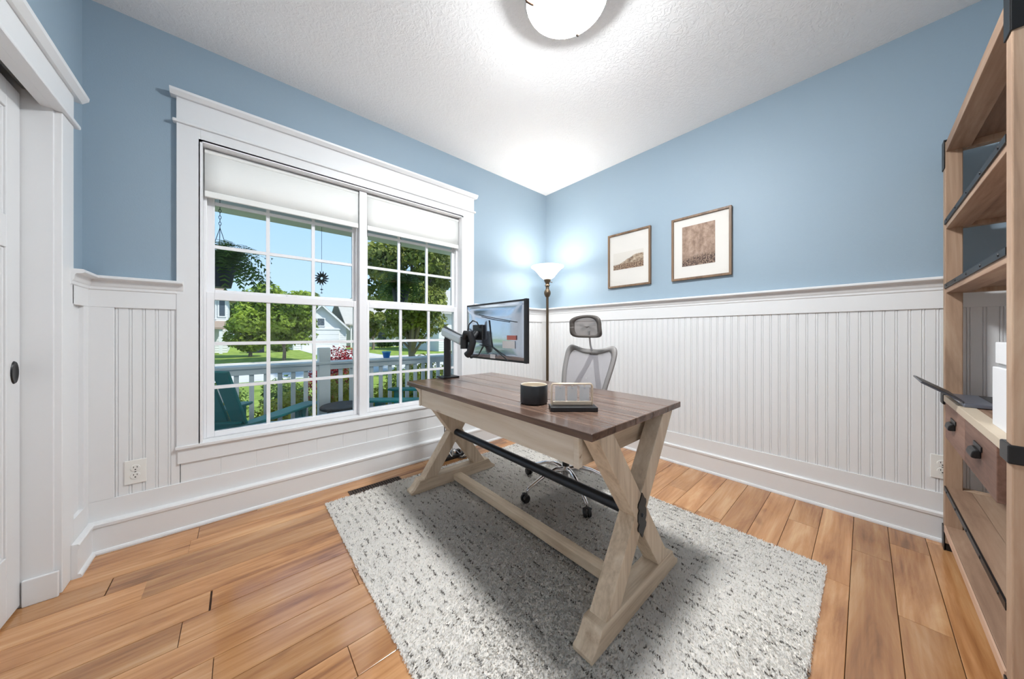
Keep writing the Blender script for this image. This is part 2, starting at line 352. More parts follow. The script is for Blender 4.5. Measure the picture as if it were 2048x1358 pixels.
# ---- window casing
tr = thing('trim_1', None, None, (.7, YB, .4), kind='structure')
CY = YB - .027
obj('side_casing', B(-.262, -.168, CY, YB, .452, 2.252), M_WHITE, tr, bevel=.002)
obj('side_casing', B(1.59, 1.714, CY, YB, .452, 2.252), M_WHITE, tr, bevel=.002)
obj('head_casing', B(-.168, 1.59, CY, YB, 2.185, 2.252), M_WHITE, tr, bevel=.002)
obj('fillet_strip', B(-.277, 1.731, CY - .012, YB, 2.252, 2.270), M_WHITE, tr, bevel=.005)
obj('frieze_board', B(-.262, 1.714, CY, YB, 2.270, 2.394), M_WHITE, tr, bevel=.001)
cp = [(YB, 2.394), (CY - .014, 2.394), (CY - .018, 2.398), (CY - .032, 2.412), (CY - .034, 2.424), (YB, 2.424)]
obj('cap_moulding', MB().prism(cp, 'x', -.285, 1.742), M_WHITE, tr, smooth=30)
obj('stool', B(-.266, 1.718, CY - .010, YB + .075, .440, .456), M_WHITE, tr, bevel=.002)
obj('apron', B(-.258, 1.71, CY + .002, YB, .357, .440), M_WHITE, tr, bevel=.002)
obj('jamb', B(OX0, -.160, CY, YB + .075, .456, 2.195), M_VINYL, tr)
obj('jamb', B(1.577, OX1, CY, YB + .075, .456, 2.195), M_VINYL, tr)
obj('head_jamb', B(OX0, OX1, CY, YB + .075, 2.180, 2.195), M_VINYL, tr)
obj('mullion', B(.690, .742, YB + .012, YB + .13, .456, 2.18), M_VINYL, tr, bevel=.002)

def window(name, x0, x1, g0, g1):
    w = thing(name, None, None, ((x0 + x1) / 2, YB + .08, .456), kind='structure')
    f = MB().box(x0, x0 + .014, YB + .055, YB + .14, .456, 2.18).box(x1 - .014, x1, YB + .055, YB + .14, .456, 2.18).box(x0 + .014, x1 - .014, YB + .055, YB + .14, .456, .468).box(x0 + .014, x1 - .014, YB + .055, YB + .14, 2.165, 2.18)
    obj('frame', f, M_VINYL, w, bevel=.002)
    for (ya, yb, za, zb, low) in ((YB + .052, YB + .088, .4925, 1.286, True), (YB + .094, YB + .124, 1.352, 2.146, False)):
        s = MB()
        bt, tp = (.032, .046) if low else (.058, .03)
        s.box(x0 + .012, g0, ya, yb, za - bt, zb + tp).box(g1, x1 - .012, ya, yb, za - bt, zb + tp)
        s.box(g0, g1, ya, yb, za - bt, za).box(g0, g1, ya, yb, zb, zb + tp)
        sash = obj('sash', s, M_VINYL, w, bevel=.0025)
        ym = (ya + yb) / 2; mw = .010
        xs = [g0 + (g1 - g0) * k / 3 for k in range(4)]; zs = [za + (zb - za) * k / 3 for k in range(4)]
        for k in (1, 2):
            obj('muntin', B(xs[k] - mw, xs[k] + mw, ym - .009, ym + .009, za, zb), M_VINYL, sash)
            obj('muntin', B(g0, g1, ym - .0088, ym + .0088, zs[k] - mw, zs[k] + mw), M_VINYL, sash)
        for a in range(3):
            for c in range(3):
                obj('pane', B(xs[a], xs[a+1], ym - .002, ym + .002, zs[c], zs[c+1]), M_GLASS, sash)
        if low:
            obj('sash_lock', B((g0+g1)/2 - .03, (g0+g1)/2 + .03, ya + .002, ya + .022, zb + tp, zb + tp + .012), M_VINYL, sash, bevel=.002)
    return w
window('window_1', -.160, .690, -.114, .659)
window('window_2', .742, 1.577, .772, 1.539)

# roller shades
def shade(x0, x1, label):
    t = thing('roller_shade', label, 'window shade', ((x0+x1)/2, YB + .03, 2.14), 'roller shades drawn half way down')
    P = [[(x, YB + .030 + .0012 * math.sin(x * 9), z) for x in np.linspace(x0, x1, 12)] for z in (1.925, 2.0, 2.16)]
    o = obj('fabric', MB().grid(P), M_FABRIC, t, smooth=60, fix=False); m = o.modifiers.new('thick', 'SOLIDIFY'); m.thickness = .002
    obj('roller', MB().tube([(x0, YB + .040, 2.160), (x1, YB + .040, 2.160)], .016, 14), M_FABRIC, t, smooth=40)
    obj('hem_bar', MB().box(x0, x1, YB + .023, YB + .037, 1.890, 1.926), M_FABRIC, t, bevel=.004)
shade(-.154, .684, 'off-white roller shade over the window nearer the closet door')
shade(.748, 1.572, 'off-white roller shade over the window beside the floor lamp corner')

# ---- closet: casing, jamb, sliding door
tr = thing('trim_2', None, None, (XL, 2.27, 0), kind='structure')
CX = XL + .024
obj('side_casing', B(XL, CX, DY1, 2.334, 0, 2.008), M_WHITE, tr, bevel=.003)
obj('side_casing', B(XL, CX, DY0 - .118, DY0, 0, 2.008), M_WHITE, tr, bevel=.003)
obj('fillet_strip', B(XL, CX + .014, DY0 - .13, 2.362, 2.008, 2.026), M_WHITE, tr, bevel=.005)
obj('frieze_board', B(XL, CX, DY0 - .118, 2.334, 2.026, 2.142), M_WHITE, tr, bevel=.001)
cp = [(XL, 2.142), (CX + .012, 2.142), (CX + .016, 2.146), (CX + .030, 2.160), (CX + .032, 2.174), (XL, 2.174)]
obj('cap_moulding', MB().prism(cp, 'y', DY0 - .15, 2.385), M_WHITE, tr, smooth=30)
obj('jamb', B(XL - .16, XL + .004, DY1 - .012, DY1, 0, 2.13), M_WHITE, tr)
obj('jamb', B(XL - .16, XL + .004, DY0, DY0 + .012, 0, DZ), M_WHITE, tr)
obj('head_jamb', B(XL - .026, XL + .004, DY0, DY1, DZ - .002, 2.13), M_WHITE, tr)
obj('jamb_base', MB().box(XL - .066, CX - .004, DY1 - .024, DY1 - .012, 0, .105), M_WHITE, tr, bevel=.003)
obj('sliding_track', B(XL - .062, XL - .030, DY0 + .03, DY1 - .03, 2.046, 2.10), M_TRACK, tr, bevel=.002)
def closet_door(name, DXF, dy0, dy1, pull_y):
    d = thing(name, None, None, (DXF, (dy0+dy1)/2, 0), kind='structure'); st = .095
    for y0_ in (dy1 - st, dy0): obj('stile', B(DXF - .035, DXF, y0_, y0_ + st, .012, 2.03), M_DOOR, d, bevel=.003)
    for z0, z1 in ((.012, .25), (1.405, 1.525), (1.926, 2.03)):
        obj('rail', B(DXF - .035, DXF, dy0 + st, dy1 - st, z0, z1), M_DOOR, d, bevel=.003)
    for z0, z1 in ((.25, 1.405), (1.525, 1.926)):
        p = obj('panel', B(DXF - .028, DXF - .012, dy0 + st, dy1 - st, z0, z1), M_DOOR, d)
        for (a0, a1, b0, b1_) in ((dy0+st, dy0+st+.012, z0, z1), (dy1-st-.012, dy1-st, z0, z1), (dy0+st+.012, dy1-st-.012, z0, z0+.012), (dy0+st+.012, dy1-st-.012, z1-.012, z1)):
            obj('panel_bead', B(DXF - .014, DXF - .005, a0, a1, b0, b1_), M_DOOR, p, bevel=.004)
    obj('finger_pull', MB().lathe([(.0001, .002), (.016, .002), (.020, .004), (.024, .004), (.026, .0), (.0001, .0)], n=28).xf(Matrix.Translation((DXF, pull_y, .934)) @ Matrix.Rotation(PI/2, 4, 'Y') @ Matrix.Diagonal((1.7, 1, 1, 1))), M_BLACK, d, smooth=40)
closet_door('door_1', XL - .070, 1.29, 2.200, 2.155)
closet_door('door_2', XL - .112, .434, 1.35, .48)

# outlets
def outlet(loc, axis, label):
    t = thing('wall_outlet', label, 'outlet', loc)
    def put(name, mb, m, par, **k):
        if axis == 'y': mb.xf(Matrix.Translation(loc))                                # faces -y
        else: mb.xf(Matrix.Translation(loc) @ Matrix.Rotation(-PI/2, 4, 'Z'))          # faces -x
        return obj(name, mb, m, par, **k)
    pl = put('cover_plate', MB().box(-.038, .038, -.005, 0, -.062, .062), M_OUT, t, bevel=.003)
    for s in (-1, 1):
        sock = put('socket', MB().lathe([(.0001, 0), (.0165, 0), (.0175, -.002), (.0175, -.003)], n=24).xf(Matrix.Translation((0, -.0075, s * .0195)) @ Matrix.Rotation(PI/2, 4, 'X')), M_OUT, t, smooth=30)
        for dx in (-.006, .006): put('slot', MB().box(dx - .0011, dx + .0011, -.0080, -.0070, s*.0195 + .001, s*.0195 + .009), M_DARK, sock)
        put('slot', MB().box(-.0026, .0026, -.0080, -.0070, s*.0195 - .010, s*.0195 - .005), M_DARK, sock)
    put('screw', MB().lathe([(.0001, 0), (.003, 0), (.003, .0015)], n=12).xf(Matrix.Translation((0, -.0055, 0)) @ Matrix.Rotation(PI/2, 4, 'X')), M_TRACK, t)
outlet((-.408, YB - .0165, .362), 'y', 'white duplex outlet on the panelling between closet and window')
outlet((XR - .0165, -.268, .386), 'x', 'white duplex outlet on beadboard beside the bookcase post')

# floor register
VY0, VY1 = 2.262, 2.332
t = thing('floor_register', 'dark bronze slotted floor register set in the planks under the window', 'floor vent', (.73, 2.297, 0))
obj('rim', MB().box(.555, .905, VY0, VY0 + .008, 0, .004).box(.555, .905, VY1 - .008, VY1, 0, .004).box(.555, .565, VY0 + .008, VY1 - .008, 0, .004).box(.895, .905, VY0 + .008, VY1 - .008, 0, .004), M_VENT, t, bevel=.001)
obj('backing', B(.565, .895, VY0 + .008, VY1 - .008, 0, .0008), M_DARK, t)
for i in range(20):
    obj('louvre', B(.569 + i * .0162, .577 + i * .0162, VY0 + .008, VY1 - .008, .0008, .003), M_VENT, t)

# ------------------------------------------------------------------ rug
RX0, RX1, RY0, RY1 = .405, 2.035, .115, 2.245
rug = thing('area_rug', 'cream shag area rug with broken dark dashes, under the desk', 'rug', ((RX0+RX1)/2, (RY0+RY1)/2, 0))
def attr_mat(name, rough=.9):
    m = bpy.data.materials.new(name); m.use_nodes = True; nt = m.node_tree; b = nt.nodes['Principled BSDF']
    a = nt.nodes.new('ShaderNodeVertexColor'); a.layer_name = 'tone'; nt.links.new(a.outputs[0], b.inputs['Base Color'])
    b.inputs['Roughness'].default_value = rough; b.inputs['Specular IOR Level'].default_value = .1
    tr_ = nt.nodes.new('ShaderNodeBsdfTranslucent'); nt.links.new(a.outputs[0], tr_.inputs[0])
    mx = nt.nodes.new('ShaderNodeMixShader'); mx.inputs[0].default_value = .4
    nt.links.new(b.outputs[0], mx.inputs[1]); nt.links.new(tr_.outputs[0], mx.inputs[2]); nt.links.new(mx.outputs[0], nt.nodes['Material Output'].inputs[0])
    return m
M_RUGBASE = mat('rug_backing', srgb(240, 234, 226), .95)
obj('backing', B(RX0 + .006, RX1 - .006, RY0 + .006, RY1 - .006, .001, .007), M_RUGBASE, rug)
def rug_pile():
    N_ = 280000
    px = RNG.uniform(RX0, RX1, N_); py = RNG.uniform(RY0, RY1, N_)
    dark = np.zeros(N_)
    # dashed lines run along y, broken, with a few short cross strokes
    r = np.random.default_rng(5)
    gx = ((px - RX0) / .004).astype(int); gy = ((py - RY0) / .004).astype(int)
    W_, H_ = int((RX1-RX0)/.004) + 2, int((RY1-RY0)/.004) + 2
    D = np.zeros((W_, H_))
    x = .02
    while x < RX1 - RX0 - .01:
        y_ = r.uniform(0, .06)
        while y_ < RY1 - RY0:
            ln = r.choice([.012, .024, .04, .06, .09], p=[.25, .25, .25, .15, .10])
            wob = r.uniform(-.007, .007)
            for k in np.arange(0, ln, .004):
                i = int((x + wob + r.uniform(-.0016, .0016)) / .004); j = int((y_ + k) / .004)
                if 0 <= i < W_ - 1 and 0 <= j < H_:
                    D[i, j] = 1
                    if r.random() < .8: D[i + 1, j] = .9
            if r.random() < .10:
                for k in np.arange(0, r.uniform(.012, .035), .004):
                    i = int((x + k) / .004); j = int(y_ / .004)
                    if 0 <= i < W_ and 0 <= j < H_: D[i, j] = 1
            y_ += ln + r.choice([.02, .04, .07, .12], p=[.3, .3, .25, .15])
        x += r.uniform(.028, .046)
    dark = D[np.clip(gx, 0, W_-1), np.clip(gy, 0, H_-1)]
    base = np.array(srgb(244, 240, 234)[:3]); base2 = np.array(srgb(254, 252, 249)[:3]); dk = np.array(srgb(78, 68, 60)[:3])
    u = RNG.random(N_)[:, None]; col = base * (1 - u) + base2 * u
    d_ = dark[:, None] * RNG.uniform(.7, 1, N_)[:, None]; col = col * (1 - d_) + dk * d_
    ang = RNG.uniform(0, 2*np.pi, N_); lean = RNG.uniform(.002, .006, N_); hgt = RNG.uniform(.006, .0105, N_) * (1 - .2 * dark)
    # pile brushed in drifting directions
    flow = np.sin(px * 5.1 + 1.3 * np.sin(py * 4)) * 1.2 + np.cos(py * 3.3) * 1.4
    lx = np.cos(ang) * lean + np.cos(flow) * .004; ly = np.sin(ang) * lean + np.sin(flow) * .004
    wa = RNG.uniform(0, np.pi, N_); ww = RNG.uniform(.0020, .0038, N_); wx = np.cos(wa) * ww; wy = np.sin(wa) * ww
    z0 = np.full(N_, .005)
    V = np.empty((N_, 4, 3))
    V[:, 0] = np.stack([px - wx, py - wy, z0], 1); V[:, 1] = np.stack([px + wx, py + wy, z0], 1)
    tx, ty, tz = px + lx, py + ly, z0 + hgt
    V[:, 2] = np.stack([tx + wx * .55, ty + wy * .55, tz], 1); V[:, 3] = np.stack([tx - wx * .55, ty - wy * .55, tz], 1)
    nz = np.cross(V[:, 1] - V[:, 0], V[:, 2] - V[:, 0])[:, 2] < 0
    V[nz] = V[nz][:, ::-1]                 # every blade faces up
    V -= np.array(ORG[rug.name])
    me = bpy.data.meshes.new('pile'); me.vertices.add(N_ * 4); me.vertices.foreach_set('co', V.reshape(-1))
    me.loops.add(N_ * 4); me.loops.foreach_set('vertex_index', np.arange(N_ * 4, dtype=np.int32))
    me.polygons.add(N_); me.polygons.foreach_set('loop_start', np.arange(0, N_ * 4, 4, dtype=np.int32))
    me.update(calc_edges=True)
    ca = me.color_attributes.new('tone', 'FLOAT_COLOR', 'POINT')
    c4 = np.ones((N_, 4, 4)); c4[:, :, :3] = col[:, None, :]; ca.data.foreach_set('color', c4.reshape(-1))
    nr = np.stack([lx * 28, ly * 28, np.ones(N_)], 1); nr /= np.linalg.norm(nr, axis=1)[:, None]      # soft wool: blades shade with the lie of the pile
    me.normals_split_custom_set_from_vertices(np.repeat(nr, 4, 0))
    me.materials.append(attr_mat('rug_pile'))
    o = bpy.data.objects.new('pile', me); COL.objects.link(o); o.parent = rug; o['kind'] = 'stuff'
rug_pile()
RZ = .010      # height at which things stand on the rug

# ------------------------------------------------------------------ desk
DX0, DX1, DY0_, DY1_ = .850, 1.578, .578, 2.045
desk = thing('desk', 'farmhouse writing desk with dark plank top and whitewashed x-frame legs', 'desk', ((DX0+DX1)/2, (DY0_+DY1_)/2, RZ))
pw = (DX1 - DX0) / 5
for i in range(5):
    obj('top_plank', B(DX0 + i*pw + .0006, DX0 + (i+1)*pw - .0006, DY0_, DY1_, .733, .760), M_TOP, desk, bevel=.003)
obj('front_apron', B(.905, .925, .668, 1.962, .605, .733), M_APRON, desk, bevel=.002)
obj('back_apron', B(1.50, 1.52, .668, 1.962, .605, .733), M_APRON, desk, bevel=.002)
obj('side_apron', B(.925, 1.50, .670, .690, .605, .733), M_LEGX, desk, bevel=.002)
obj('side_apron', B(.925, 1.50, 1.94, 1.96, .605, .733), M_LEGX, desk, bevel=.002)
obj('bottom_panel', B(.925, 1.50, .690, 1.94, .612, .624), M_LEGX, desk)
for y_ in (.668, 1.942): obj('corner_batten', B(.899, .905, y_ - .002, y_ + .022, .603, .733), M_APRON, desk, bevel=.002)
for i in range(3):
    dr = obj('drawer', B(1.52, 1.532, .69 + i*.42, 1.10 + i*.42, .615, .725), M_APRON, desk, bevel=.002)
    obj('knob', MB().lathe([(.0001, .022), (.010, .020), (.014, .014), (.006, .006), (.006, 0)], n=16).xf(Matrix.Translation((1.532, .895 + i*.42, .67)) @ Matrix.Rotation(PI/2, 4, 'Y')), M_BLACK, dr, smooth=40)
def foot_profile():
    z0, z1, x0, x1 = RZ, .092, .852, 1.545
    L = [(x0, z0), (x0 - .002, z0 + .018)]
    for k in range(7):
        t_ = k / 6; L.append((x0 + .004 + .055 * t_, z0 + .022 + (z1 - z0 - .024) * (t_ ** 1.6)))
    L.append((x0 + .065, z1))
    R = [(x0 + x1 - p[0], p[1]) for p in L][::-1]
    return L + R
for ya, yb, outer in ((.583, .653, -1), (1.972, 2.042, 1)):
    obj('foot', MB().prism(foot_profile(), 'y', ya - .004, yb + .004), M_LEGX, desk, bevel=.003)
    yc0, yc1 = ya, yb; w = .050
    obj('leg', MB().prism([(.94 - w, .733), (.94 + w, .733), (1.40 + w, .090), (1.40 - w, .090)], 'y', yc0, yc1), M_LEG, desk, bevel=.003)
    cxz = (1.1955, .3757)
    def lerp(a, b, t_): return (a[0] + (b[0]-a[0])*t_, a[1] + (b[1]-a[1])*t_)
    a_, b_ = (1.45, .733), (.99, .090)
    q = lerp(a_, b_, .5557); q2 = q
    obj('leg', MB().prism([(a_[0] - w, a_[1]), (a_[0] + w, a_[1]), (q[0] + w, q[1]), (q[0] - w, q[1])], 'y', yc0 + .001, yc1 - .001), M_LEG, desk, bevel=.003)
    obj('leg', MB().prism([(q2[0] - w, q2[1]), (q2[0] + w, q2[1]), (b_[0] + w, b_[1]), (b_[0] - w, b_[1])], 'y', yc0 + .001, yc1 - .001), M_LEG, desk, bevel=.003)
    yo = ya if outer < 0 else yb; yy = sorted((yo, yo + outer * .004))
    pts = [(0, .098), (.012, .072), (.022, .060), (.024, .045), (.018, .030), (.024, .015), (.024, -.015), (.018, -.030), (.024, -.045), (.022, -.060), (.012, -.072), (0, -.098)]
    poly = [(1.1955 + 1.4*x_, .366 + .9*z_) for x_, z_ in pts] + [(1.1955 - 1.4*x_, .366 + .9*z_) for x_, z_ in pts[::-1][1:-1]]
    pl = obj('cross_plate', MB().prism(poly, 'y', *yy), M_BLACK, desk)
    obj('bolt', MB().lathe([(.0001, .004), (.005, .004), (.0075, .002), (.008, 0)], n=14).xf(Matrix.Translation((1.1955, yo + outer*.004, .366)) @ Matrix.Rotation(PI/2 * -outer, 4, 'X')), M_ROD, pl, smooth=40)
obj('metal_rod', MB().tube([(1.1955, .652, .362), (1.1955, 1.973, .362)], .0235, 24), M_ROD, desk, smooth=40)
obj('stretcher', B(1.166, 1.226, .656, 1.969, RZ + .012, RZ + .056), M_LEGY, desk, bevel=.003)

# ------------------------------------------------------------------ office chair (local: faces +y, turned to face the desk)
ch = thing('office_chair', 'grey mesh office chair with headrest and chrome base behind the desk', 'chair')
random.seed(3)
hub_z = .115
obj('base_hub', MB().lathe([(.0001, .062), (.030, .062), (.034, .02), (.034, -.01), (.0001, -.01)], (0, 0, hub_z), 24), M_CHROME, ch, smooth=40)
for k in range(5):
    a = math.radians(9 + 72 * k); c_, s_ = math.cos(a), math.sin(a)
    pts = [(.02, .150), (.09, .166), (.17, .150), (.245, .118), (.305, .092), (.318, .080)]
    rs = [.018, .016, .0135, .0115, .010, .009]
    obj('base_leg', MB().tube([(r_*c_, r_*s_, z_) for r_, z_ in pts], rs, 10), M_CHROME, ch, smooth=50)
    ca = a + random.uniform(-.9, .9); fx, fy = .318*c_, .318*s_; tx, ty = -math.sin(ca), math.cos(ca)
    cs = obj('caster', MB().tube([(fx, fy, .084), (fx, fy, .058)], .0055, 8), M_CHROME, ch, smooth=40)
    ox, oy = fx + math.cos(ca)*.014, fy + math.sin(ca)*.014
    for s2 in (-1, 1):
        p0 = (ox + tx*.005*s2, oy + ty*.005*s2, .027 + RZ); p1 = (ox + tx*.022*s2, oy + ty*.022*s2, .027 + RZ)
        obj('wheel', MB().tube([p0, ((p0[0]+p1[0])/2, (p0[1]+p1[1])/2, p0[2]), p1], [.026, .027, .022], 18), M_PLASTIC, cs, smooth=40)
    obj('fork', MB().tube([(ox - tx*.024, oy - ty*.024, .046 + RZ), (ox, oy, .056 + RZ), (ox + tx*.024, oy + ty*.024, .046 + RZ)], .008, 8), M_PLASTIC, cs, smooth=40)
obj('gas_lift', MB().lathe([(.024, .15), (.024, .28), (.016, .282), (.016, .40), (.0001, .40)], (0, 0, 0), 20), M_PLASTIC, ch, smooth=40)
obj('tilt_mechanism', B(-.075, .075, -.13, .10, .385, .435), M_PLASTIC, ch, bevel=.012)
def seat_pts():
    P = []
    for i in range(17):
        v = i / 16; row_ = []
        for j in range(17):
            u = j / 16 * 2 - 1
            xx = u * (.245 - .02 * (1 - v)); yy = -.23 + v * .47 - .03 * u * u * v
            e = max(abs(u), abs(v * 2 - 1)); zz = .475 - .03 * e ** 6 - .03 * max(0, v - .8) / .2 + .012 * u * u
            row_.append((xx, yy, zz))
        P.append(row_)
    return P
st_ = obj('seat', MB().grid(seat_pts()), M_CHAIRFRAME, ch, smooth=80, fix=False); m_ = st_.modifiers.new('thick', 'SOLIDIFY'); m_.thickness = .04
# backrest outline
def back_outline(n=64):
    key = [(0, .962), (.08, .966), (.15, .985), (.185, .992), (.207, .982), (.222, .955), (.225, .91), (.219, .83), (.205, .74), (.19, .66), (.175, .59), (.15, .545), (.10, .525), (0, .52)]
    pts = key + [(-x_, z_) for x_, z_ in key[::-1][1:-1]]
    P = [Vector((x_, 0, z_)) for x_, z_ in pts]
    out = []; m = len(P)
    for i in range(m):        # Catmull-Rom smoothing
        p0, p1, p2, p3 = P[i-1], P[i], P[(i+1) % m], P[(i+2) % m]
        for t_ in (0, .25, .5, .75):
            out.append(.5 * ((2*p1) + (-p0+p2)*t_ + (2*p0-5*p1+4*p2-p3)*t_**2 + (-p0+3*p1-3*p2+p3)*t_**3))
    return out
BO = back_outline(); ctr = Vector((0, 0, .755))
def backy(x_, z_): return -.215 - .10 * max(0, (z_ - .6)) ** 1.0 * .55 + .55 * x_ * x_ + .05 * math.cos((z_ - .62) * 7) - .03
def bp_(p, s_=1.0, off=0): q = ctr + (p - ctr) * s_; return (q.x, backy(q.x, q.z) + off, q.z)
mb = MB(); R_ = [bp_(p) for p in BO]; R1 = [bp_(p, .93, .004) for p in BO]; R2 = [bp_(p, .84) for p in BO]
mb.grid([R_ + [R_[0]], R1 + [R1[0]], R2 + [R2[0]]])
o = obj('back_frame', mb, M_CHAIRFRAME, ch, smooth=60, fix=False); m_ = o.modifiers.new('thick', 'SOLIDIFY'); m_.thickness = .014; m_.offset = 0
mb = MB(); rings = [[bp_(p, s_) for p in BO] for s_ in (.86, .7, .5, .3, .12, .01)]
mb.grid([r_ + [r_[0]] for r_ in rings]); obj('back_mesh', mb, M_MESH, ch, smooth=80, fix=False)
for s_ in (-1, 1):
    obj('back_support', MB().tube([(s_*.15, backy(.15, .58) - .030, .58), (s_*.10, backy(.10, .70) - .034, .70), (s_*.05, backy(.05, .82) - .034, .82), (s_*.012, backy(0, .93) - .028, .93)], .019, 10), M_CHAIRFRAME, ch, smooth=50)
obj('back_support', MB().tube([(-.15, backy(.15, .58) - .03, .58), (0, backy(0, .56) - .035, .55), (.15, backy(.15, .58) - .03, .58)], .017, 10), M_CHAIRFRAME, ch, smooth=50)
obj('spine', MB().tube([(0, -.10, .40), (0, -.22, .41), (0, -.27, .45), (0, -.255, .55)], .022, 10), M_PLASTIC, ch, smooth=50)
obj('headrest_post', MB().tube([(0, backy(0, .92) - .02, .92), (0, -.275, 1.0), (0, -.258, 1.10)], .0075, 10), M_SILVER, ch, smooth=50)
def head(u, v, s_=1):
    xx = u * .138 * s_; zz = 1.135 + v * .084 * s_
    k = (abs(u) ** 3.2 + abs(v) ** 3.2)
    return (xx * (1 - .04 * v * (v < 0)), -.235 + 1.9 * xx * xx - .015 * v * v + .03 * v * v * (v > 0) - .006, zz - .018 * u * u * (v > 0) * v)
def hr_ring(s_):
    out = []
    for k in range(48):
        a = 2 * PI * k / 48; ca, sa = math.cos(a), math.sin(a); p = 4.6
        rr = 1 / ((abs(ca) ** p + abs(sa) ** p) ** (1 / p)); out.append(head(ca * rr, sa * rr, s_))
    return out
rr_ = [hr_ring(1), hr_ring(.88), hr_ring(.76)]
o = obj('headrest_frame', MB().grid([r_ + [r_[0]] for r_ in rr_]), mat('dark_grey_headrest', srgb(96, 90, 86), .5), ch, smooth=60, fix=False); m_ = o.modifiers.new('thick', 'SOLIDIFY'); m_.thickness = .014; m_.offset = 0
obj('headrest_mesh', MB().grid([r_ + [r_[0]] for r_ in [hr_ring(s_) for s_ in (.78, .5, .25, .01)]]), mesh_fabric('headrest_mesh_fabric', srgb(120, 108, 104), .75), ch, smooth=80, fix=False)
ch.location = (1.69, 1.36, 0); ch.rotation_euler = (0, 0, math.radians(88))
ch.location.z = 0.0

# ------------------------------------------------------------------ monitor arm + monitor
arm = thing('monitor_stand', 'silver and black monitor arm clamped to the far edge of the desk', 'monitor arm', (1.145, 2.02, .76))
obj('base_plate', MB().box(1.085, 1.215, 1.965, 2.075, .760, .772), M_PLASTIC, arm, bevel=.004)
obj('clamp', MB().box(1.12, 1.18, 2.052, 2.064, .69, .760).box(1.12, 1.18, 1.99, 2.052, .69, .702), M_PLASTIC, arm, bevel=.003)
obj('clamp_screw', MB().tube([(1.15, 2.015, .702), (1.15, 2.015, .731)], .008, 12), M_PLASTIC, arm, smooth=40)
obj('post', MB().tube([(1.145, 2.02, .772), (1.145, 2.02, 1.045)], .026, 20), M_PLASTIC, arm, smooth=40)
obj('lower_joint', MB().tube([(1.145, 2.02, 1.045), (1.145, 2.02, 1.085)], .021, 20), M_PLASTIC, arm, smooth=40)
a_ = Vector((1.125, 2.03, 1.098)); b_ = Vector((1.090, 1.72, 1.035))
ub = obj('upper_arm', MB().beam(a_, b_, .052, .058), M_SILVER, arm, bevel=.012, seg=3)
obj('arm_spine', MB().beam(a_ + Vector((0, -.01, .033)), b_ + Vector((0, .02, .033)), .012, .010), M_PLASTIC, ub)
obj('elbow', MB().tube([(1.090, 1.705, .985), (1.090, 1.705, 1.065)], .026, 18), M_PLASTIC, arm, smooth=40)
obj('tilt_head', MB().tube([(1.088, 1.70, 1.05), (1.086, 1.68, 1.085), (1.10, 1.655, 1.085), (1.115, 1.645, 1.03), (1.10, 1.655, .965), (1.092, 1.68, .945)], .022, 12), M_PLASTIC, arm, smooth=50)
obj('vesa_plate', B(1.156, 1.166, 1.60, 1.71, 1.04, 1.14), M_PLASTIC, arm, bevel=.006)
obj('vesa_stem', MB().tube([(1.10, 1.655, 1.03), (1.13, 1.655, 1.06), (1.157, 1.655, 1.09)], .02, 12), M_PLASTIC, arm, smooth=40)
mon = thing('monitor', 'wide computer monitor with glossy silver back held by the arm', 'monitor', (1.18, 1.525, 1.097))
MY0, MY1, MZ0, MZ1 = 1.222, 1.83, .917, 1.277
obj('bezel', B(1.190, 1.202, MY0, MY1, MZ0, MZ1), M_PLASTIC, mon, bevel=.002)
obj('screen', B(1.202, 1.2035, MY0 + .008, MY1 - .008, MZ0 + .012, MZ1 - .008), mat('dark_screen', (.01, .01, .012, 1), .12), mon)
def bk(u, v):
    e = max(abs(u), abs(v)); d_ = .012 * max(0, 1 - e ** 4)
    return (1.190 - .004 - d_, (MY0+MY1)/2 + u * .292, (MZ0+MZ1)/2 + v * .168)
P = [[bk(j/20*2-1, i/14*2-1) for j in range(21)] for i in range(15)]
mb = MB().grid(P); bs = obj('back_shell', mb, M_MONBACK, mon, smooth=50, fix=False)
m_ = bs.modifiers.new('thick', 'SOLIDIFY'); m_.thickness = .004; m_.offset = 1
obj('side_trim', B(1.180, 1.190, MY0, MY0 + .022, MZ0, MZ1), M_PLASTIC, mon, bevel=.002)
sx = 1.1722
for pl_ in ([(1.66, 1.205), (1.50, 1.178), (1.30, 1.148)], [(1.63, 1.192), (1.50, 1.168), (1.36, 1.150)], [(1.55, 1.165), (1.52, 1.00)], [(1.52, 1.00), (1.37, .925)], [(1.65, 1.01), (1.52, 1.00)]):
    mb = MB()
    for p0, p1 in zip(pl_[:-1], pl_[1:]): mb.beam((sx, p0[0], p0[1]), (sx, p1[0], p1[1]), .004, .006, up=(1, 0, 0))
    obj('reflection_line', mb, M_PLASTIC, bs)  # dark strips standing in for reflection lines on the glossy shell
M_LAB = mat('white_label', srgb(235, 232, 232), .5)
obj('rating_label', B(1.1728, 1.1735, 1.31, 1.42, .997, 1.040), M_LAB, mon)
obj('rating_label', B(1.1728, 1.1735, 1.30, 1.38, 1.046, 1.072), mat('red_label', srgb(206, 120, 110), .5), mon)
obj('rating_label', B(1.1728, 1.1735, 1.49, 1.54, .930, .955), M_LAB, mon)
for k in range(2):
    cb = MB().tube([(1.165, 1.61 - k*.012, 1.0), (1.14, 1.62, .945), (1.115, 1.66 + k*.01, .925), (1.10, 1.70, .96)], .003, 6)
    obj('cable', cb, M_PLASTIC, arm, smooth=60)
obj('cable_loop', MB().tube([(1.10, 1.68, 1.09), (1.105, 1.675, 1.14), (1.12, 1.655, 1.165), (1.14, 1.635, 1.155), (1.155, 1.628, 1.12)], .0045, 8), M_PLASTIC, arm, smooth=60)

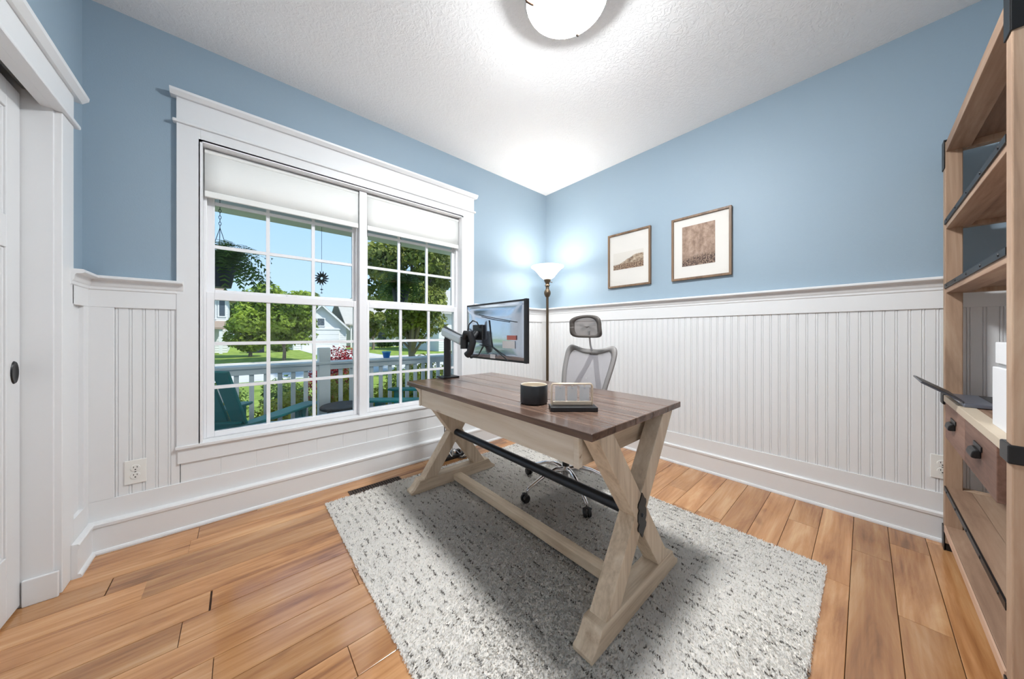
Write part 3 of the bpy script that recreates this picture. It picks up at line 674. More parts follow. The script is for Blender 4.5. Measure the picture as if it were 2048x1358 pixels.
# ------------------------------------------------------------------ small things on the desk
cup = thing('desk_bowl', 'black round pot with cream inside standing on the desk', 'pot', (1.033, 1.02, .76))
obj('outer_wall', MB().lathe([(.0001, .0), (.056, .0), (.062, .004), (.0635, .01), (.0635, .083), (.062, .086), (.0605, .087)], (1.033, 1.02, .76), 48), mat('black_speckled_glaze', (.014, .016, .02, 1), .35, var=.5, vscale=60), cup, smooth=40)
obj('inner_wall', MB().lathe([(.0605, .087), (.058, .085), (.056, .02), (.0001, .018)], (1.033, 1.02, .76), 48), M_CREAM, cup, smooth=40, fix=False)
u_ = Vector((.752, -.659, 0)); v_ = Vector((.659, .752, 0)); c0 = Vector((1.062, .818, .76))
sg = thing('card_stand', 'brass wire stand holding three grey cards on a black tray', 'card stand', tuple(c0))
def L3(a, b, c_): return c0 + u_ * a + v_ * b + Vector((0, 0, c_))
obj('tray', MB().beam(L3(-.098, 0, .009), L3(.098, 0, .009), .075, .018), M_PLASTIC, sg, bevel=.002)
obj('back_ledge', MB().beam(L3(-.083, .012, .026), L3(.083, .012, .026), .010, .016), M_GOLD, sg, bevel=.002)
fr = [L3(-.087, .012, .018), L3(-.087, .012, .100), L3(-.083, .012, .107), L3(.083, .012, .107), L3(.087, .012, .100), L3(.087, .012, .018)]
obj('wire_frame', MB().tube(fr, .0032, 8), M_GOLD, sg, smooth=50)
obj('wire_frame', MB().tube([f_ + v_ * .018 for f_ in fr], .0026, 8), M_GOLD, sg, smooth=50)
for k in (-1, 0, 1):
    cd = obj('card', MB().beam(L3(k*.052, .010, .036), L3(k*.052, .010, .098), .042, .0018, up=v_), M_PAPER, sg)
    obj('clip', MB().tube([L3(k*.052, .006, .090), L3(k*.052, .0085, .090)], .004, 12), M_SILVER, cd, smooth=40)
    obj('hanger', MB().tube([L3(k*.052, .010, .094), L3(k*.052, .012, .109)], .002, 6), M_GOLD, cd)

# ------------------------------------------------------------------ floor lamp
LX, LY = 2.385, 2.16
lamp = thing('floor_lamp', 'bronze torchiere floor lamp with lit white glass bowl in the corner', 'floor lamp', (LX, LY, 0))
obj('base', MB().lathe([(.0001, .0), (.135, .0), (.138, .012), (.125, .022), (.08, .034), (.035, .05), (.022, .08), (.0001, .08)], (LX, LY, 0), 40), M_BRONZE, lamp, smooth=40)
obj('pole', MB().lathe([(.015, .07), (.014, .9), (.013, 1.46), (.0001, 1.46)], (LX, LY, 0), 20), M_BRONZE, lamp, smooth=40)
obj('finial_collar', MB().lathe([(.014, 1.455), (.024, 1.465), (.034, 1.49), (.034, 1.51), (.024, 1.53), (.018, 1.54), (.018, 1.565), (.028, 1.575), (.020, 1.585), (.020, 1.60), (.030, 1.615), (.036, 1.64), (.0001, 1.64)], (LX, LY, 0), 28), M_BRONZE, lamp, smooth=40)
obj('switch_key', MB().tube([(LX + .02, LY - .012, 1.615), (LX + .042, LY - .03, 1.612)], .004, 8), M_BRONZE, lamp)
M_BOWL = emis('lit_bowl_glass', (1, .96, .90, 1), LAMP_FLOOR)
bowl = [(.02, 1.638), (.045, 1.645), (.075, 1.672), (.100, 1.705), (.128, 1.738), (.150, 1.755), (.166, 1.765), (.166, 1.770), (.146, 1.761), (.122, 1.744), (.094, 1.711), (.068, 1.678), (.040, 1.652), (.0001, 1.648)]
obj('glass_bowl', MB().lathe(bowl, (LX, LY, 0), 40), M_BOWL, lamp, smooth=50)
obj('bulb', MB().lathe([(.0001, 1.648), (.014, 1.650), (.016, 1.675), (.026, 1.70), (.028, 1.715), (.020, 1.735), (.0001, 1.742)], (LX, LY, 0), 20), emis('lit_bulb', (1, .95, .89, 1), 40), lamp, smooth=50)

# ------------------------------------------------------------------ ceiling light
QX, QY = 1.165, .935
cl_ = thing('ceiling_light', 'round flush ceiling light with glowing frosted dome and metal clips', 'ceiling light', (QX, QY, H))
obj('ceiling_pan', MB().lathe([(.0001, 0), (.150, 0), (.165, -.008), (.178, -.030), (.192, -.078), (.189, -.080), (.175, -.034), (.160, -.026), (.0001, -.026)], (QX, QY, H), 48), mat('brushed_nickel', srgb(150, 148, 142), .3, .9), cl_, smooth=40)  # pan skirt lengthened to keep the dome's direct light off the ceiling
dome = [(.160, -.032), (.163, -.045)] + [(.163 * math.cos(a), -.045 - .118 * math.sin(a)) for a in np.linspace(.08, PI/2 - .01, 14)]
obj('glass_dome', MB().lathe(dome, (QX, QY, H), 48), emis('lit_dome_glass', (.96, .985, 1, 1), LAMP_DOME), cl_, smooth=60)
for k in range(3):
    a = math.radians(20 + 120 * k); c_, s_ = math.cos(a), math.sin(a)
    obj('clip', MB().tube([(QX + r_*c_, QY + r_*s_, H + z_) for r_, z_ in ((.191, -.074), (.186, -.086), (.172, -.094), (.153, -.102))], .006, 8), M_VENT, cl_, smooth=50)

# ------------------------------------------------------------------ framed prints
def print_mat(name, kind):
    m = bpy.data.materials.new(name); m.use_nodes = True; nt = m.node_tree; N = nt.nodes; L = nt.links; b = N['Principled BSDF']; b.inputs['Roughness'].default_value = .8
    tc = N.new('ShaderNodeTexCoord'); sp = N.new('ShaderNodeSeparateXYZ'); L.new(tc.outputs['Generated'], sp.inputs[0])
    # s runs 0..1 to the right of the picture (wall y decreases), t runs 0..1 upwards
    s_ = N.new('ShaderNodeMath'); s_.operation = 'SUBTRACT'; s_.inputs[0].default_value = 1; L.new(sp.outputs['Y'], s_.inputs[1])
    t_ = sp.outputs['Z']
    n1 = N.new('ShaderNodeTexNoise'); n1.inputs['Scale'].default_value = 6; n1.inputs['Detail'].default_value = 9; n1.inputs['Roughness'].default_value = .72; L.new(tc.outputs['Generated'], n1.inputs['Vector'])
    n2 = N.new('ShaderNodeTexNoise'); n2.inputs['Scale'].default_value = 26; n2.inputs['Detail'].default_value = 7; L.new(tc.outputs['Generated'], n2.inputs['Vector'])
    def math_(op, a, b_=None):
        q = N.new('ShaderNodeMath'); q.operation = op
        for i, v in enumerate((a, b_)):
            if v is None: continue
            if isinstance(v, (int, float)): q.inputs[i].default_value = v
            else: L.new(v, q.inputs[i])
        return q.outputs[0]
    def mixc(f, a, b_):
        q = N.new('ShaderNodeMix'); q.data_type = 'RGBA'; L.new(f, q.inputs[0])
        for i, v in ((6, a), (7, b_)):
            if isinstance(v, tuple): q.inputs[i].default_value = v
            else: L.new(v, q.inputs[i])
        return q.outputs[2]
    def step(x, lo, hi):
        q = N.new('ShaderNodeMapRange'); q.inputs['From Min'].default_value = lo; q.inputs['From Max'].default_value = hi; L.new(x, q.inputs['Value']); return q.outputs[0]
    if kind == 0:
        # hill rising to the right behind a flat foreground
        hill = math_('ADD', math_('MULTIPLY', math_('POWER', math_('SINE', math_('MULTIPLY', step(s_.outputs[0], .0, 1.0), 1.75)), 1.5), .60), math_('MULTIPLY', n1.outputs['Fac'], .35))
        hm = step(math_('SUBTRACT', hill, t_), -.02, .02)
        tone = ramp(nt, [(.38, srgb(104, 82, 66)), (.5, srgb(176, 154, 130)), (.62, srgb(214, 200, 178))]); L.new(n1.outputs['Fac'], tone.inputs[0])
        fg = ramp(nt, [(.4, srgb(84, 64, 54)), (.52, srgb(150, 118, 94)), (.62, srgb(196, 174, 146))]); L.new(n2.outputs['Fac'], fg.inputs[0])
        c = mixc(hm, srgb(229, 224, 216), tone.outputs[0])
        fm = step(math_('SUBTRACT', math_('ADD', math_('MULTIPLY', n1.outputs['Fac'], .3), .16), t_), -.03, .03)
        c = mixc(fm, c, fg.outputs[0])
    else:
        skyr = ramp(nt, [(.36, srgb(142, 118, 102)), (.5, srgb(174, 148, 130)), (.64, srgb(198, 174, 156))]); L.new(n1.outputs['Fac'], skyr.inputs[0])
        gr = ramp(nt, [(.4, srgb(72, 56, 50)), (.52, srgb(130, 106, 92)), (.62, srgb(176, 152, 132))]); L.new(n2.outputs['Fac'], gr.inputs[0])
        hz = math_('ADD', math_('MULTIPLY', s_.outputs[0], .10), math_('MULTIPLY', n1.outputs['Fac'], .34))
        c = mixc(step(math_('SUBTRACT', hz, t_), -.04, .05), skyr.outputs[0], gr.outputs[0])
    L.new(c, b.inputs['Base Color']); return m
def picture(y0, y1, z0, z1, rect, kind, label):
    t = thing('picture_frame', label, 'picture', (XR, (y0+y1)/2, z0), 'framed landscape prints')
    fw = .017; xa, xb = XR - .026, XR
    for (a0, a1, b0, b1_) in ((y0, y0+fw, z0, z1), (y1-fw, y1, z0, z1), (y0+fw, y1-fw, z0, z0+fw), (y0+fw, y1-fw, z1-fw, z1)):
        obj('frame_side', B(xa, xb, a0, a1, b0, b1_), M_FRAME, t, bevel=.0015)
    obj('mat_board', B(XR - .012, XR - .008, y0+fw, y1-fw, z0+fw, z1-fw), M_MAT, t)
    s0, s1, t0, t1 = rect; W_ = y1 - y0; Hh = z1 - z0
    obj('print', B(XR - .0135, XR - .0122, y1 - s1*W_, y1 - s0*W_, z1 - t1*Hh, z1 - t0*Hh), print_mat('print_%d' % kind, kind), t)
    obj('glazing', B(XR - .019, XR - .017, y0+fw, y1-fw, z0+fw, z1-fw), M_PICGLASS, t)
picture(1.26, 1.684, 1.527, 2.048, (.13, .84, .36, .67), 0, 'framed print of a sepia hill with wide white mat')
picture(.653, 1.081, 1.523, 2.040, (.19, .745, .155, .785), 1, 'framed print filled by brown sky above dark scrubland')

# ------------------------------------------------------------------ bookcase
SX0, SX1, SYF, SYB = 1.581, 2.70, -.265, -.665
bc = thing('bookcase', 'tall industrial bookcase of pine posts with black iron brackets and drawers', 'bookcase', ((SX0+SX1)/2, (SYF+SYB)/2, 0))
PWD = .052; ZT = 2.045
for px0 in (SX0, SX1 - PWD):
    for py0 in (SYF - PWD, SYB):
        p = obj('post', B(px0, px0 + PWD, py0, py0 + PWD, .035, ZT - .004), M_POST, bc, bevel=.003)
        fy0, fy1 = (py0 + PWD, py0 + PWD + .004) if py0 > -.5 else (py0 - .004, py0)
        ox0, ox1 = (px0 - .004, px0) if px0 < 2 else (px0 + PWD, px0 + PWD + .004)
        def bracket(z0, z1):
            return MB().box(px0 - .002, px0 + PWD + .002, fy0, fy1, z0, z1).box(ox0, ox1, py0 - .002, py0 + PWD + .002, z0, z1)
        obj('top_bracket', bracket(ZT - .135, ZT + .006).box(px0, px0 + PWD, py0, py0 + PWD, ZT - .002, ZT + .006), M_BLACK, p, bevel=.0012)
        obj('foot_bracket', bracket(.0, .115).box(px0 + .003, px0 + PWD - .003, py0 + .003, py0 + PWD - .003, .0, .036), M_BLACK, p, bevel=.0012)
def shelf(z, th, strip, planks=3, rails=True, m=M_SHELF):
    s = obj('shelf_rail', B(SX0 + PWD, SX1 - PWD, SYF - .075, SYF - .003, z - th, z), m, bc, bevel=.002)
    obj('shelf_rail', B(SX0 + PWD, SX1 - PWD, SYB + .002, SYB + .05, z - th, z), m, bc, bevel=.002)
    for xx in (SX0 + .003, SX1 - PWD + .003):
        obj('shelf_rail', B(xx, xx + PWD - .006, SYB + PWD, SYF - PWD, z - th, z), M_POST, bc, bevel=.002)
    d_ = (SYF - .075 - SYB - .05) / planks
    for k in range(planks):
        obj('shelf_plank', B(SX0 + PWD - .002, SX1 - PWD + .002, SYB + .05 + k*d_ + .001, SYB + .05 + (k+1)*d_ - .001, z - .022, z - .002), m, bc, bevel=.0015)
    if strip:
        obj('edge_strip', B(SX0 + PWD - .004, SX1 - PWD + .004, SYF - .003, SYF + .002, z - .018, z + .004), M_BLACK, bc)
        for k in range(5):
            xx = SX0 + .12 + k * .22
            obj('rivet', MB().lathe([(.0001, .003), (.005, .002), (.006, 0)], n=10).xf(Matrix.Translation((xx, SYF + .002, z - .007)) @ Matrix.Rotation(-PI/2, 4, 'X')), M_BLACK, bc, smooth=40)
shelf(ZT - .006, .05, False)
shelf(1.645, .04, True); shelf(1.325, .04, True)
# counter shelf over the drawers
obj('counter_edge', B(SX0 + PWD, SX1 - PWD, SYF - .04, SYF + .004, .745, .776), mat('pale_counter_edge', srgb(206, 190, 168), .5), bc, bevel=.002)
for k in range(3):
    obj('counter_plank', B(SX0 + PWD - .002, SX1 - PWD + .002, SYB + .003 + k*.118, SYB + .003 + (k+1)*.118 + .001, .750, .774), M_SHELF, bc, bevel=.0015)
for px0 in (SX0, SX1 - PWD):
    e = .004
    obj('strap', MB().box(px0 - e, px0 + PWD + e + .02, SYF - PWD - e, SYF + .007, .728, .780), M_BLACK, bc, bevel=.004)
cs_ = obj('drawer_case', MB().box(1.735, SX1 - PWD - .002, SYB + .06, SYF - .018, .566, .744), M_DRAWER, bc, bevel=.002)
dw = (SX1 - PWD - .002 - 1.735) / 2
for k in range(2):
    x0 = 1.735 + k * dw
    dr = obj('drawer', B(x0 + .001, x0 + dw - .001, SYF - .018, SYF - .001, .567, .743), M_DRAWER, bc, bevel=.002)
    xc = x0 + dw / 2
    cup_p = [(0, .016), (.010, .016), (.018, .010), (.021, -.004), (.021, -.012), (.014, -.014), (0, -.012)]
    obj('bin_pull', MB().prism([(SYF - .001 + a, .662 + b_) for a, b_ in cup_p], 'x', xc - .040, xc + .040), M_BLACK, dr, bevel=.003)
    obj('pull_flange', MB().box(xc - .056, xc + .056, SYF - .001, SYF + .003, .676, .694), M_BLACK, dr, bevel=.001)
shelf(.318, .03, True, 2)
shelf(.125, .03, False, 3)
obj('bottom_edge', B(SX0 + PWD, SX1 - PWD, SYF - .002, SYF + .003, .095, .125), mat('pale_pine_edge', srgb(214, 178, 152), .5), bc)

# laptop, boxes on the counter shelf
lt = thing('laptop', 'open grey laptop resting on the bookcase counter, lid over the edge', 'laptop', (2.43, -.36, .776))
obj('keyboard_base', B(2.27, 2.60, -.50, -.272, .776, .792), mat('space_grey_aluminium', srgb(120, 126, 140), .35, .6), lt, bevel=.004)
obj('keyboard', B(2.29, 2.58, -.46, -.35, .792, .7935), M_PLASTIC, lt)
a_ = Vector((2.435, -.274, .796)); b_ = Vector((2.435, -.165, .868))
nn = Vector((0, -(b_ - a_).z, (b_ - a_).y)).normalized()
ld = obj('lid', MB().beam(a_, b_, .33, .007, up=nn), mat('dark_lid_aluminium', srgb(92, 94, 102), .35, .6), lt, bevel=.002)
obj('screen', MB().beam(a_ + nn*.0042 + (b_-a_)*.06, b_ + nn*.0042 - (b_-a_)*.04, .31, .001, up=nn), M_PLASTIC, ld)
obj('hinge', MB().tube([(2.30, -.272, .792), (2.57, -.272, .792)], .006, 10), M_SILVER, lt, smooth=40)
M_BOX = mat('white_carton', srgb(238, 238, 240), .5)
bx = thing('product_box', 'white product carton standing on the bookcase counter', 'box', (1.80, -.37, .776))
obj('carton', B(1.735, 1.93, -.43, -.288, .776, .972), M_BOX, bx, bevel=.002)
ink = mat('grey_ink', srgb(120, 120, 124), .6)
for k, (z0, z1, y0, y1) in enumerate(((.80, .822, -.316, -.302), (.828, .835, -.316, -.302), (.84, .845, -.314, -.304), (.93, .934, -.318, -.302), (.92, .924, -.316, -.304))):
    obj('printed_mark', B(1.7343, 1.735, y0, y1, z0, z1), ink, bx)
b2_ = thing('product_box', 'small white carton stacked on top of the larger carton', 'box', (1.80, -.37, .972))
obj('carton', B(1.745, 1.92, -.43, -.292, .985, 1.055), M_BOX, b2_, bevel=.002)
obj('tray_base', B(1.750, 1.915, -.425, -.297, .972, .985), mat('clear_grey_base', srgb(150, 152, 154), .3), b2_)

# ------------------------------------------------------------------ power strip and cords under the desk
ps = thing('power_strip', 'black power strip with tangled cords on the floor under the window end of desk', 'power strip', (1.36, 2.36, 0))
obj('strip_body', B(1.20, 1.50, 2.335, 2.385, 0, .032), M_PLASTIC, ps, bevel=.006)
for k in range(4): obj('plug', B(1.23 + k*.065, 1.265 + k*.065, 2.340, 2.375, .032, .068), M_PLASTIC if k % 2 else mat('grey_plug', srgb(150, 156, 164), .5), ps, bevel=.005)
random.seed(9)
cords = [(1.14, .62, M_PLASTIC, 'black'), (1.18, .62, mat('white_cord', srgb(220, 218, 214), .5), 'white'), (1.24, .60, mat('grey_cord', srgb(130, 138, 150), .5), 'grey')]
for k, (x, z, m, nm) in enumerate(cords):
    pts = [(x, 2.06, z), (x + .01, 2.075, .45), (x + .03 + k*.02, 2.10, .25), (x + .08 + k*.02, 2.18, .10), (1.245 + k*.065, 2.30, .10), (1.247 + k*.065, 2.355, .072)]
    P = [Vector(p) for p in pts]; out = []
    for i in range(len(P) - 1):
        p0, p1, p2, p3 = P[max(i-1, 0)], P[i], P[i+1], P[min(i+2, len(P)-1)]
        for t_ in np.linspace(0, 1, 6, endpoint=False): out.append(.5*((2*p1)+(-p0+p2)*t_+(2*p0-5*p1+4*p2-p3)*t_**2+(-p0+3*p1-3*p2+p3)*t_**3))
    out.append(P[-1]); obj('cord', MB().tube(out, .0035, 6), m, ps, smooth=60)
for k, m in enumerate((M_PLASTIC, mat('white_cord_b', srgb(210, 206, 200), .5))):
    out = [(1.52 + .10*math.cos(a*1.0 + k) + .02*k, 2.34 + .045*math.sin(a*1.3 + k*2), .006 + .004*k + .004*(1+math.sin(a*2.1))) for a in np.linspace(0, 9, 60)]
    obj('cord', MB().tube(out, .0035, 6), m, ps, smooth=60)

# ------------------------------------------------------------------ outside: porch
GZ = -.55; DKZ = -.15; RY = 4.06
M_PORCH = mat('porch_white_paint', srgb(226, 228, 228), .45)
M_DECK = mat('grey_deck_paint', srgb(126, 128, 128), .6, var=.1)
pf = tag(obj('porch_floor', B(-5, 8, YB + T, RY + .12, DKZ - .12, DKZ - .02), M_DECK), kind='structure')
src = obj('deck_board', B(0, 13, 0, .138, DKZ - .02, DKZ), M_DECK, pf, bevel=.003); src.location = (-5, YB + T + .002, 0)
for i in range(1, 11): inst(src, pf, (-5, YB + T + .002 + i * .143, 0))
tag(obj('porch_ceiling', B(-5, 8, YB + T, RY + .25, 2.62, 2.72), M_PORCH), kind='structure')
tag(obj('porch_beam', B(-5, 8, RY - .09, RY + .09, 2.262, 2.62), M_PORCH), kind='structure')
tag(obj('house_roof', MB().prism([(YF - .6, 2.95), (YB + T, 2.95), (YB + T, 2.73), (RY + .4, 2.73), (RY + .4, 2.80), (1.0, 4.3), (YF - .6, 3.2)], 'x', -5, 8), mat('shingle_grey', srgb(92, 88, 84), .9)), kind='structure')
rl = thing('porch_railing', 'white porch railing with square balusters and posts outside the window', 'railing', (1.5, RY, DKZ))
obj('top_rail', MB().prism([(RY - .07, .735), (RY + .07, .735), (RY + .07, .755), (RY + .04, .768), (RY - .04, .768), (RY - .07, .755)], 'x', -4.9, 5.5), M_PORCH, rl, smooth=20)
obj('sub_rail', B(-4.9, 5.5, RY - .045, RY + .045, .672, .735), M_PORCH, rl, bevel=.004)
obj('bottom_rail', B(-4.9, 5.5, RY - .035, RY + .035, -.06, -.015), M_PORCH, rl, bevel=.004)
PX = [.72, 3.12, -1.68, 5.45]
for xx in PX:
    p = obj('post', B(xx - .057, xx + .057, RY - .0572, RY + .0572, DKZ, .92), M_PORCH, rl, bevel=.006)
    if xx != .72: p.data.transform(Matrix.Identity(4))
src = None; sp = .1143
for i in range(-22, 42):
    xx = .72 + (i + .5) * sp
    if any(abs(xx - q) < .07 for q in PX): continue
    if src is None:
        src = obj('baluster', B(-.019, .019, RY - .019, RY + .019, -.015, .672), M_PORCH, rl); base_loc = Vector((xx, 0, 0)); src.location = base_loc
    else: inst(src, rl, (xx, 0, 0))
bk_ = thing('flower_pot', 'small blue tapered pot standing on the porch rail', 'pot', (1.42, RY, .768))
obj('pot_body', MB().lathe([(.0001, 0), (.036, 0), (.050, .072), (.050, .076), (.044, .076), (.034, .01), (.0001, .008)], (1.42, RY, .768), 24), mat('blue_plastic', srgb(20, 110, 190), .4), bk_, smooth=40)
obj('pot_rim', MB().lathe([(.050, .070), (.056, .072), (.056, .084), (.048, .084), (.048, .074)], (1.42, RY, .768), 24), mat('light_blue_plastic', srgb(90, 180, 225), .4), bk_, smooth=40)

# ---- adirondack chairs (local: faces +y)
M_TEAL = mat('teal_paint', srgb(30, 132, 130), .45, var=.08, vscale=8)
def adirondack(name, label, loc, rot):
    t = thing(name, label, 'chair', group='teal porch chairs')
    lean = math.radians(24)
    for k in range(5):        # fan of back slats
        u = k - 2; w = .112; h_ = .80 - .03 * abs(u) ** 1.6
        mb = MB().box(-w/2 + .004, w/2 - .004, -.011, .011, 0, h_)
        M = Matrix.Translation((u * .116, -.02, .33)) @ Matrix.Rotation(lean, 4, 'X') @ Matrix.Rotation(u * .022, 4, 'Y')
        obj('back_slat', mb.xf(M), M_TEAL, t, bevel=.006)
    for z_, hw in ((.30, .26), (.52, .28)):
        M = Matrix.Translation((0, -.02, .33)) @ Matrix.Rotation(lean, 4, 'X')
        obj('back_brace', MB().box(-hw, hw, -.036, -.012, z_ - .30, z_ - .22).xf(M), M_TEAL, t, bevel=.004)
    for k in range(5):
        f_ = k / 4; yy = .03 + f_ * .47; zz = .30 + f_ * .085
        obj('seat_slat', B(-.255, .255, yy - .045, yy + .045, zz, zz + .02), M_TEAL, t, bevel=.005)
    for s_ in (-1, 1):
        obj('front_leg', B(s_*.275 - .018, s_*.275 + .018, .44, .54, 0, .555), M_TEAL, t, bevel=.004)
        obj('rear_leg', MB().beam((s_*.24, -.36, .04), (s_*.24, .52, .33), .028, .10), M_TEAL, t, bevel=.004)
        arm_p = [(s_*.24, -.24), (s_*.31, -.24), (s_*.37, .10), (s_*.385, .56), (s_*.35, .62), (s_*.26, .62), (s_*.235, .56), (s_*.235, .10)]
        obj('arm', MB().prism(arm_p, 'z', .555, .577), M_TEAL, t, bevel=.005)
        obj('arm_bracket', MB().prism([(.45, .555), (.53, .555), (.49, .40)], 'x', s_*.275 + (.018 if s_ > 0 else -.038), s_*.275 + (.038 if s_ > 0 else -.018)), M_TEAL, t)
    t.location = loc; t.rotation_euler = (0, 0, rot)
    return t
adirondack('adirondack_chair', 'teal slatted porch chair whose back faces the window near the closet side', (-.10, 3.27, DKZ), math.radians(-40))
adirondack('adirondack_chair', 'teal slatted porch chair seen past the window end of the desk', (1.62, 3.13, DKZ), math.radians(50))
tb = thing('side_table', 'low dark woven side table between the teal porch chairs', 'table', (.80, 3.55, DKZ))
obj('table_top', MB().lathe([(.0001, .50), (.195, .50), (.205, .49), (.205, .47), (.0001, .47)], (.80, 3.55, DKZ), 36), mat('dark_wicker', srgb(62, 62, 64), .7, bump=.6, bscale=90, var=.25, vscale=60), tb, smooth=40)
for k in range(4):
    a = PI/4 + PI/2*k; obj('leg', MB().tube([(.80 + .15*math.cos(a), 3.55 + .15*math.sin(a), DKZ + .47), (.80 + .17*math.cos(a), 3.55 + .17*math.sin(a), DKZ)], .014, 8), M_PLASTIC, tb, smooth=40)

# ---- hanging ferns and wind spinner
M_FERN = leafmat('fern_green', srgb(52, 82, 36), srgb(128, 160, 76), 9, .35)
M_POT = mat('black_nursery_pot', srgb(40, 42, 52), .5)
def fern(loc, label, seed, spread=.40, top=2.62):
    rnd = random.Random(seed); x, y_, z = loc
    t = thing('hanging_fern', label, 'hanging plant', loc, 'hanging fern baskets')
    obj('pot', MB().lathe([(.0001, -.17), (.075, -.17), (.105, .0), (.112, .0), (.112, .015), (.100, .015), (.09, -.01), (.0001, -.01)], loc, 28), M_POT, t, smooth=40)
    for k in range(3):
        a = k * 2.094 + .5
        obj('hanger_wire', MB().tube([(x + .108*math.cos(a), y_ + .108*math.sin(a), z + .01), (x, y_, z + .36)], .0025, 6), M_POT, t)
    n = int((top - z - .36) / .028)
    for k in range(max(n, 1)):
        zz = z + .37 + k * .028
        ring = [(x + (.008*math.cos(b_) if k % 2 else 0), y_ + (0 if k % 2 else .008*math.cos(b_)), zz + .017*math.sin(b_)) for b_ in np.linspace(0, 2*PI, 9)]
        obj('chain_link', MB().tube(ring, .0022, 5, caps=False), M_POT, t)
    mb = MB()
    for k in range(150):
        a = rnd.uniform(0, 2*PI); L_ = rnd.uniform(.22, 1.0) ** .7 * spread * 1.15; up = rnd.uniform(.03, .26); dr = rnd.uniform(.05, .42) * L_ / spread
        pts = []
        for i in range(15):
            s_ = i / 14; r_ = .03 + L_ * s_ * (1 - .12 * s_ * s_); zz = z + .01 + up * math.sin(min(1, s_*1.6) * PI/2) - dr * s_ ** 2.2
            pts.append(Vector((x + r_*math.cos(a), y_ + r_*math.sin(a), zz)))
        side = Vector((-math.sin(a), math.cos(a), 0))
        for i in range(1, 14):
            d_ = (pts[i+1] - pts[i]); wl_ = .05 * (1 - (i/14) ** 2) + .010
            for s2 in (-1, 1):
                p = pts[i]; tip = p + side * s2 * wl_ + d_ * .35 + Vector((0, 0, rnd.uniform(-.014, .004)))
                mb.add([p - d_*.22, p + d_*.22, tip + d_*.15, tip - d_*.1], [(0, 1, 2, 3)])
    o = obj('fronds', mb, M_FERN, t, fix=False); o['kind'] = 'stuff'
fern((-.13, 3.78, 1.66), 'hanging fern basket on a chain by the closet side of the window', 4, .42)
fern((1.50, 3.80, 1.62), 'hanging fern basket in front of the leafy shade tree', 8, .30)
ws = thing('wind_spinner', 'round wire wind spinner hanging from the porch beam', 'wind spinner', (.62, 3.9, 1.42))
cz = 1.685; cx, cy = .675, 3.92
obj('hang_line', MB().tube([(cx, cy, cz + .07), (cx, cy, 2.262)], .0018, 6), M_POT, ws)
for k in range(14):
    a = 2*PI*k/14; P0 = Vector((cx + .014*math.cos(a)*.8, cy - .014*math.cos(a)*.5, cz + .014*math.sin(a))); P1 = Vector((cx + .078*math.cos(a)*.8, cy - .078*math.cos(a)*.5, cz + .078*math.sin(a)))
    obj('spinner_blade', MB().tube([P0, (P0+P1)/2 + Vector((.004*math.sin(a), .004, -.004*math.cos(a))), P1], [.004, .010, .003], 6), mat('dark_copper', srgb(70, 62, 52), .5, .6) if k == 0 else bpy.data.materials['dark_copper'], ws)
obj('tail_weight', MB().tube([(cx, cy, cz - .07), (cx, cy, cz - .12)], .0018, 6).lathe([(.0001, .0), (.018, .008), (.0001, .016)], (cx, cy, cz - .13), 12).lathe([(.0001, .0), (.014, .006), (.0001, .012)], (cx, cy, cz - .165), 12).tube([(cx, cy, cz - .12), (cx, cy, cz - .16)], .0018, 6), M_POT, ws)

# ------------------------------------------------------------------ outside: ground
def ground_mat(name, c1, c2, scale):
    m = bpy.data.materials.new(name); m.use_nodes = True; nt = m.node_tree; N = nt.nodes; L = nt.links; b = N['Principled BSDF']; b.inputs['Roughness'].default_value = .9; b.inputs['Specular IOR Level'].default_value = .1
    tc = N.new('ShaderNodeTexCoord'); n = N.new('ShaderNodeTexNoise'); n.inputs['Scale'].default_value = scale; n.inputs['Detail'].default_value = 6; L.new(tc.outputs['Object'], n.inputs['Vector'])
    r = ramp(nt, [(.3, c1), (.7, c2)]); L.new(n.outputs['Fac'], r.inputs[0]); L.new(r.outputs[0], b.inputs['Base Color'])
    return m
M_GRASS = ground_mat('lawn_grass', srgb(98, 122, 50), srgb(150, 168, 82), 2.5)
M_ROAD = ground_mat('pale_concrete', srgb(186, 184, 180), srgb(206, 204, 200), .8)
M_SOIL = ground_mat('garden_mulch', srgb(96, 74, 54), srgb(138, 112, 84), 6)
tag(obj('ground_near_lawn', B(-60, 90, 2.7, 13.6, GZ - .2, GZ), M_GRASS), kind='structure')
tag(obj('ground_street', B(-60, 90, 13.6, 22.0, GZ - .2, GZ - .03), M_ROAD), kind='structure')
tag(obj('ground_far_lawn', B(-60, 90, 22.0, 120, GZ - .2, GZ + .02), M_GRASS), kind='structure')
tag(obj('ground_kerb', B(-60, 90, 21.85, 22.05, GZ - .1, GZ + .05), M_ROAD), kind='structure')
tag(obj('ground_driveway', B(4.3, 8.0, 22.05, 36.0, GZ - .1, GZ + .03), M_ROAD), kind='structure')
tag(obj('ground_garden_bed', B(-3, 6, 4.4, 6.2, GZ - .1, GZ + .03), M_SOIL), kind='structure')

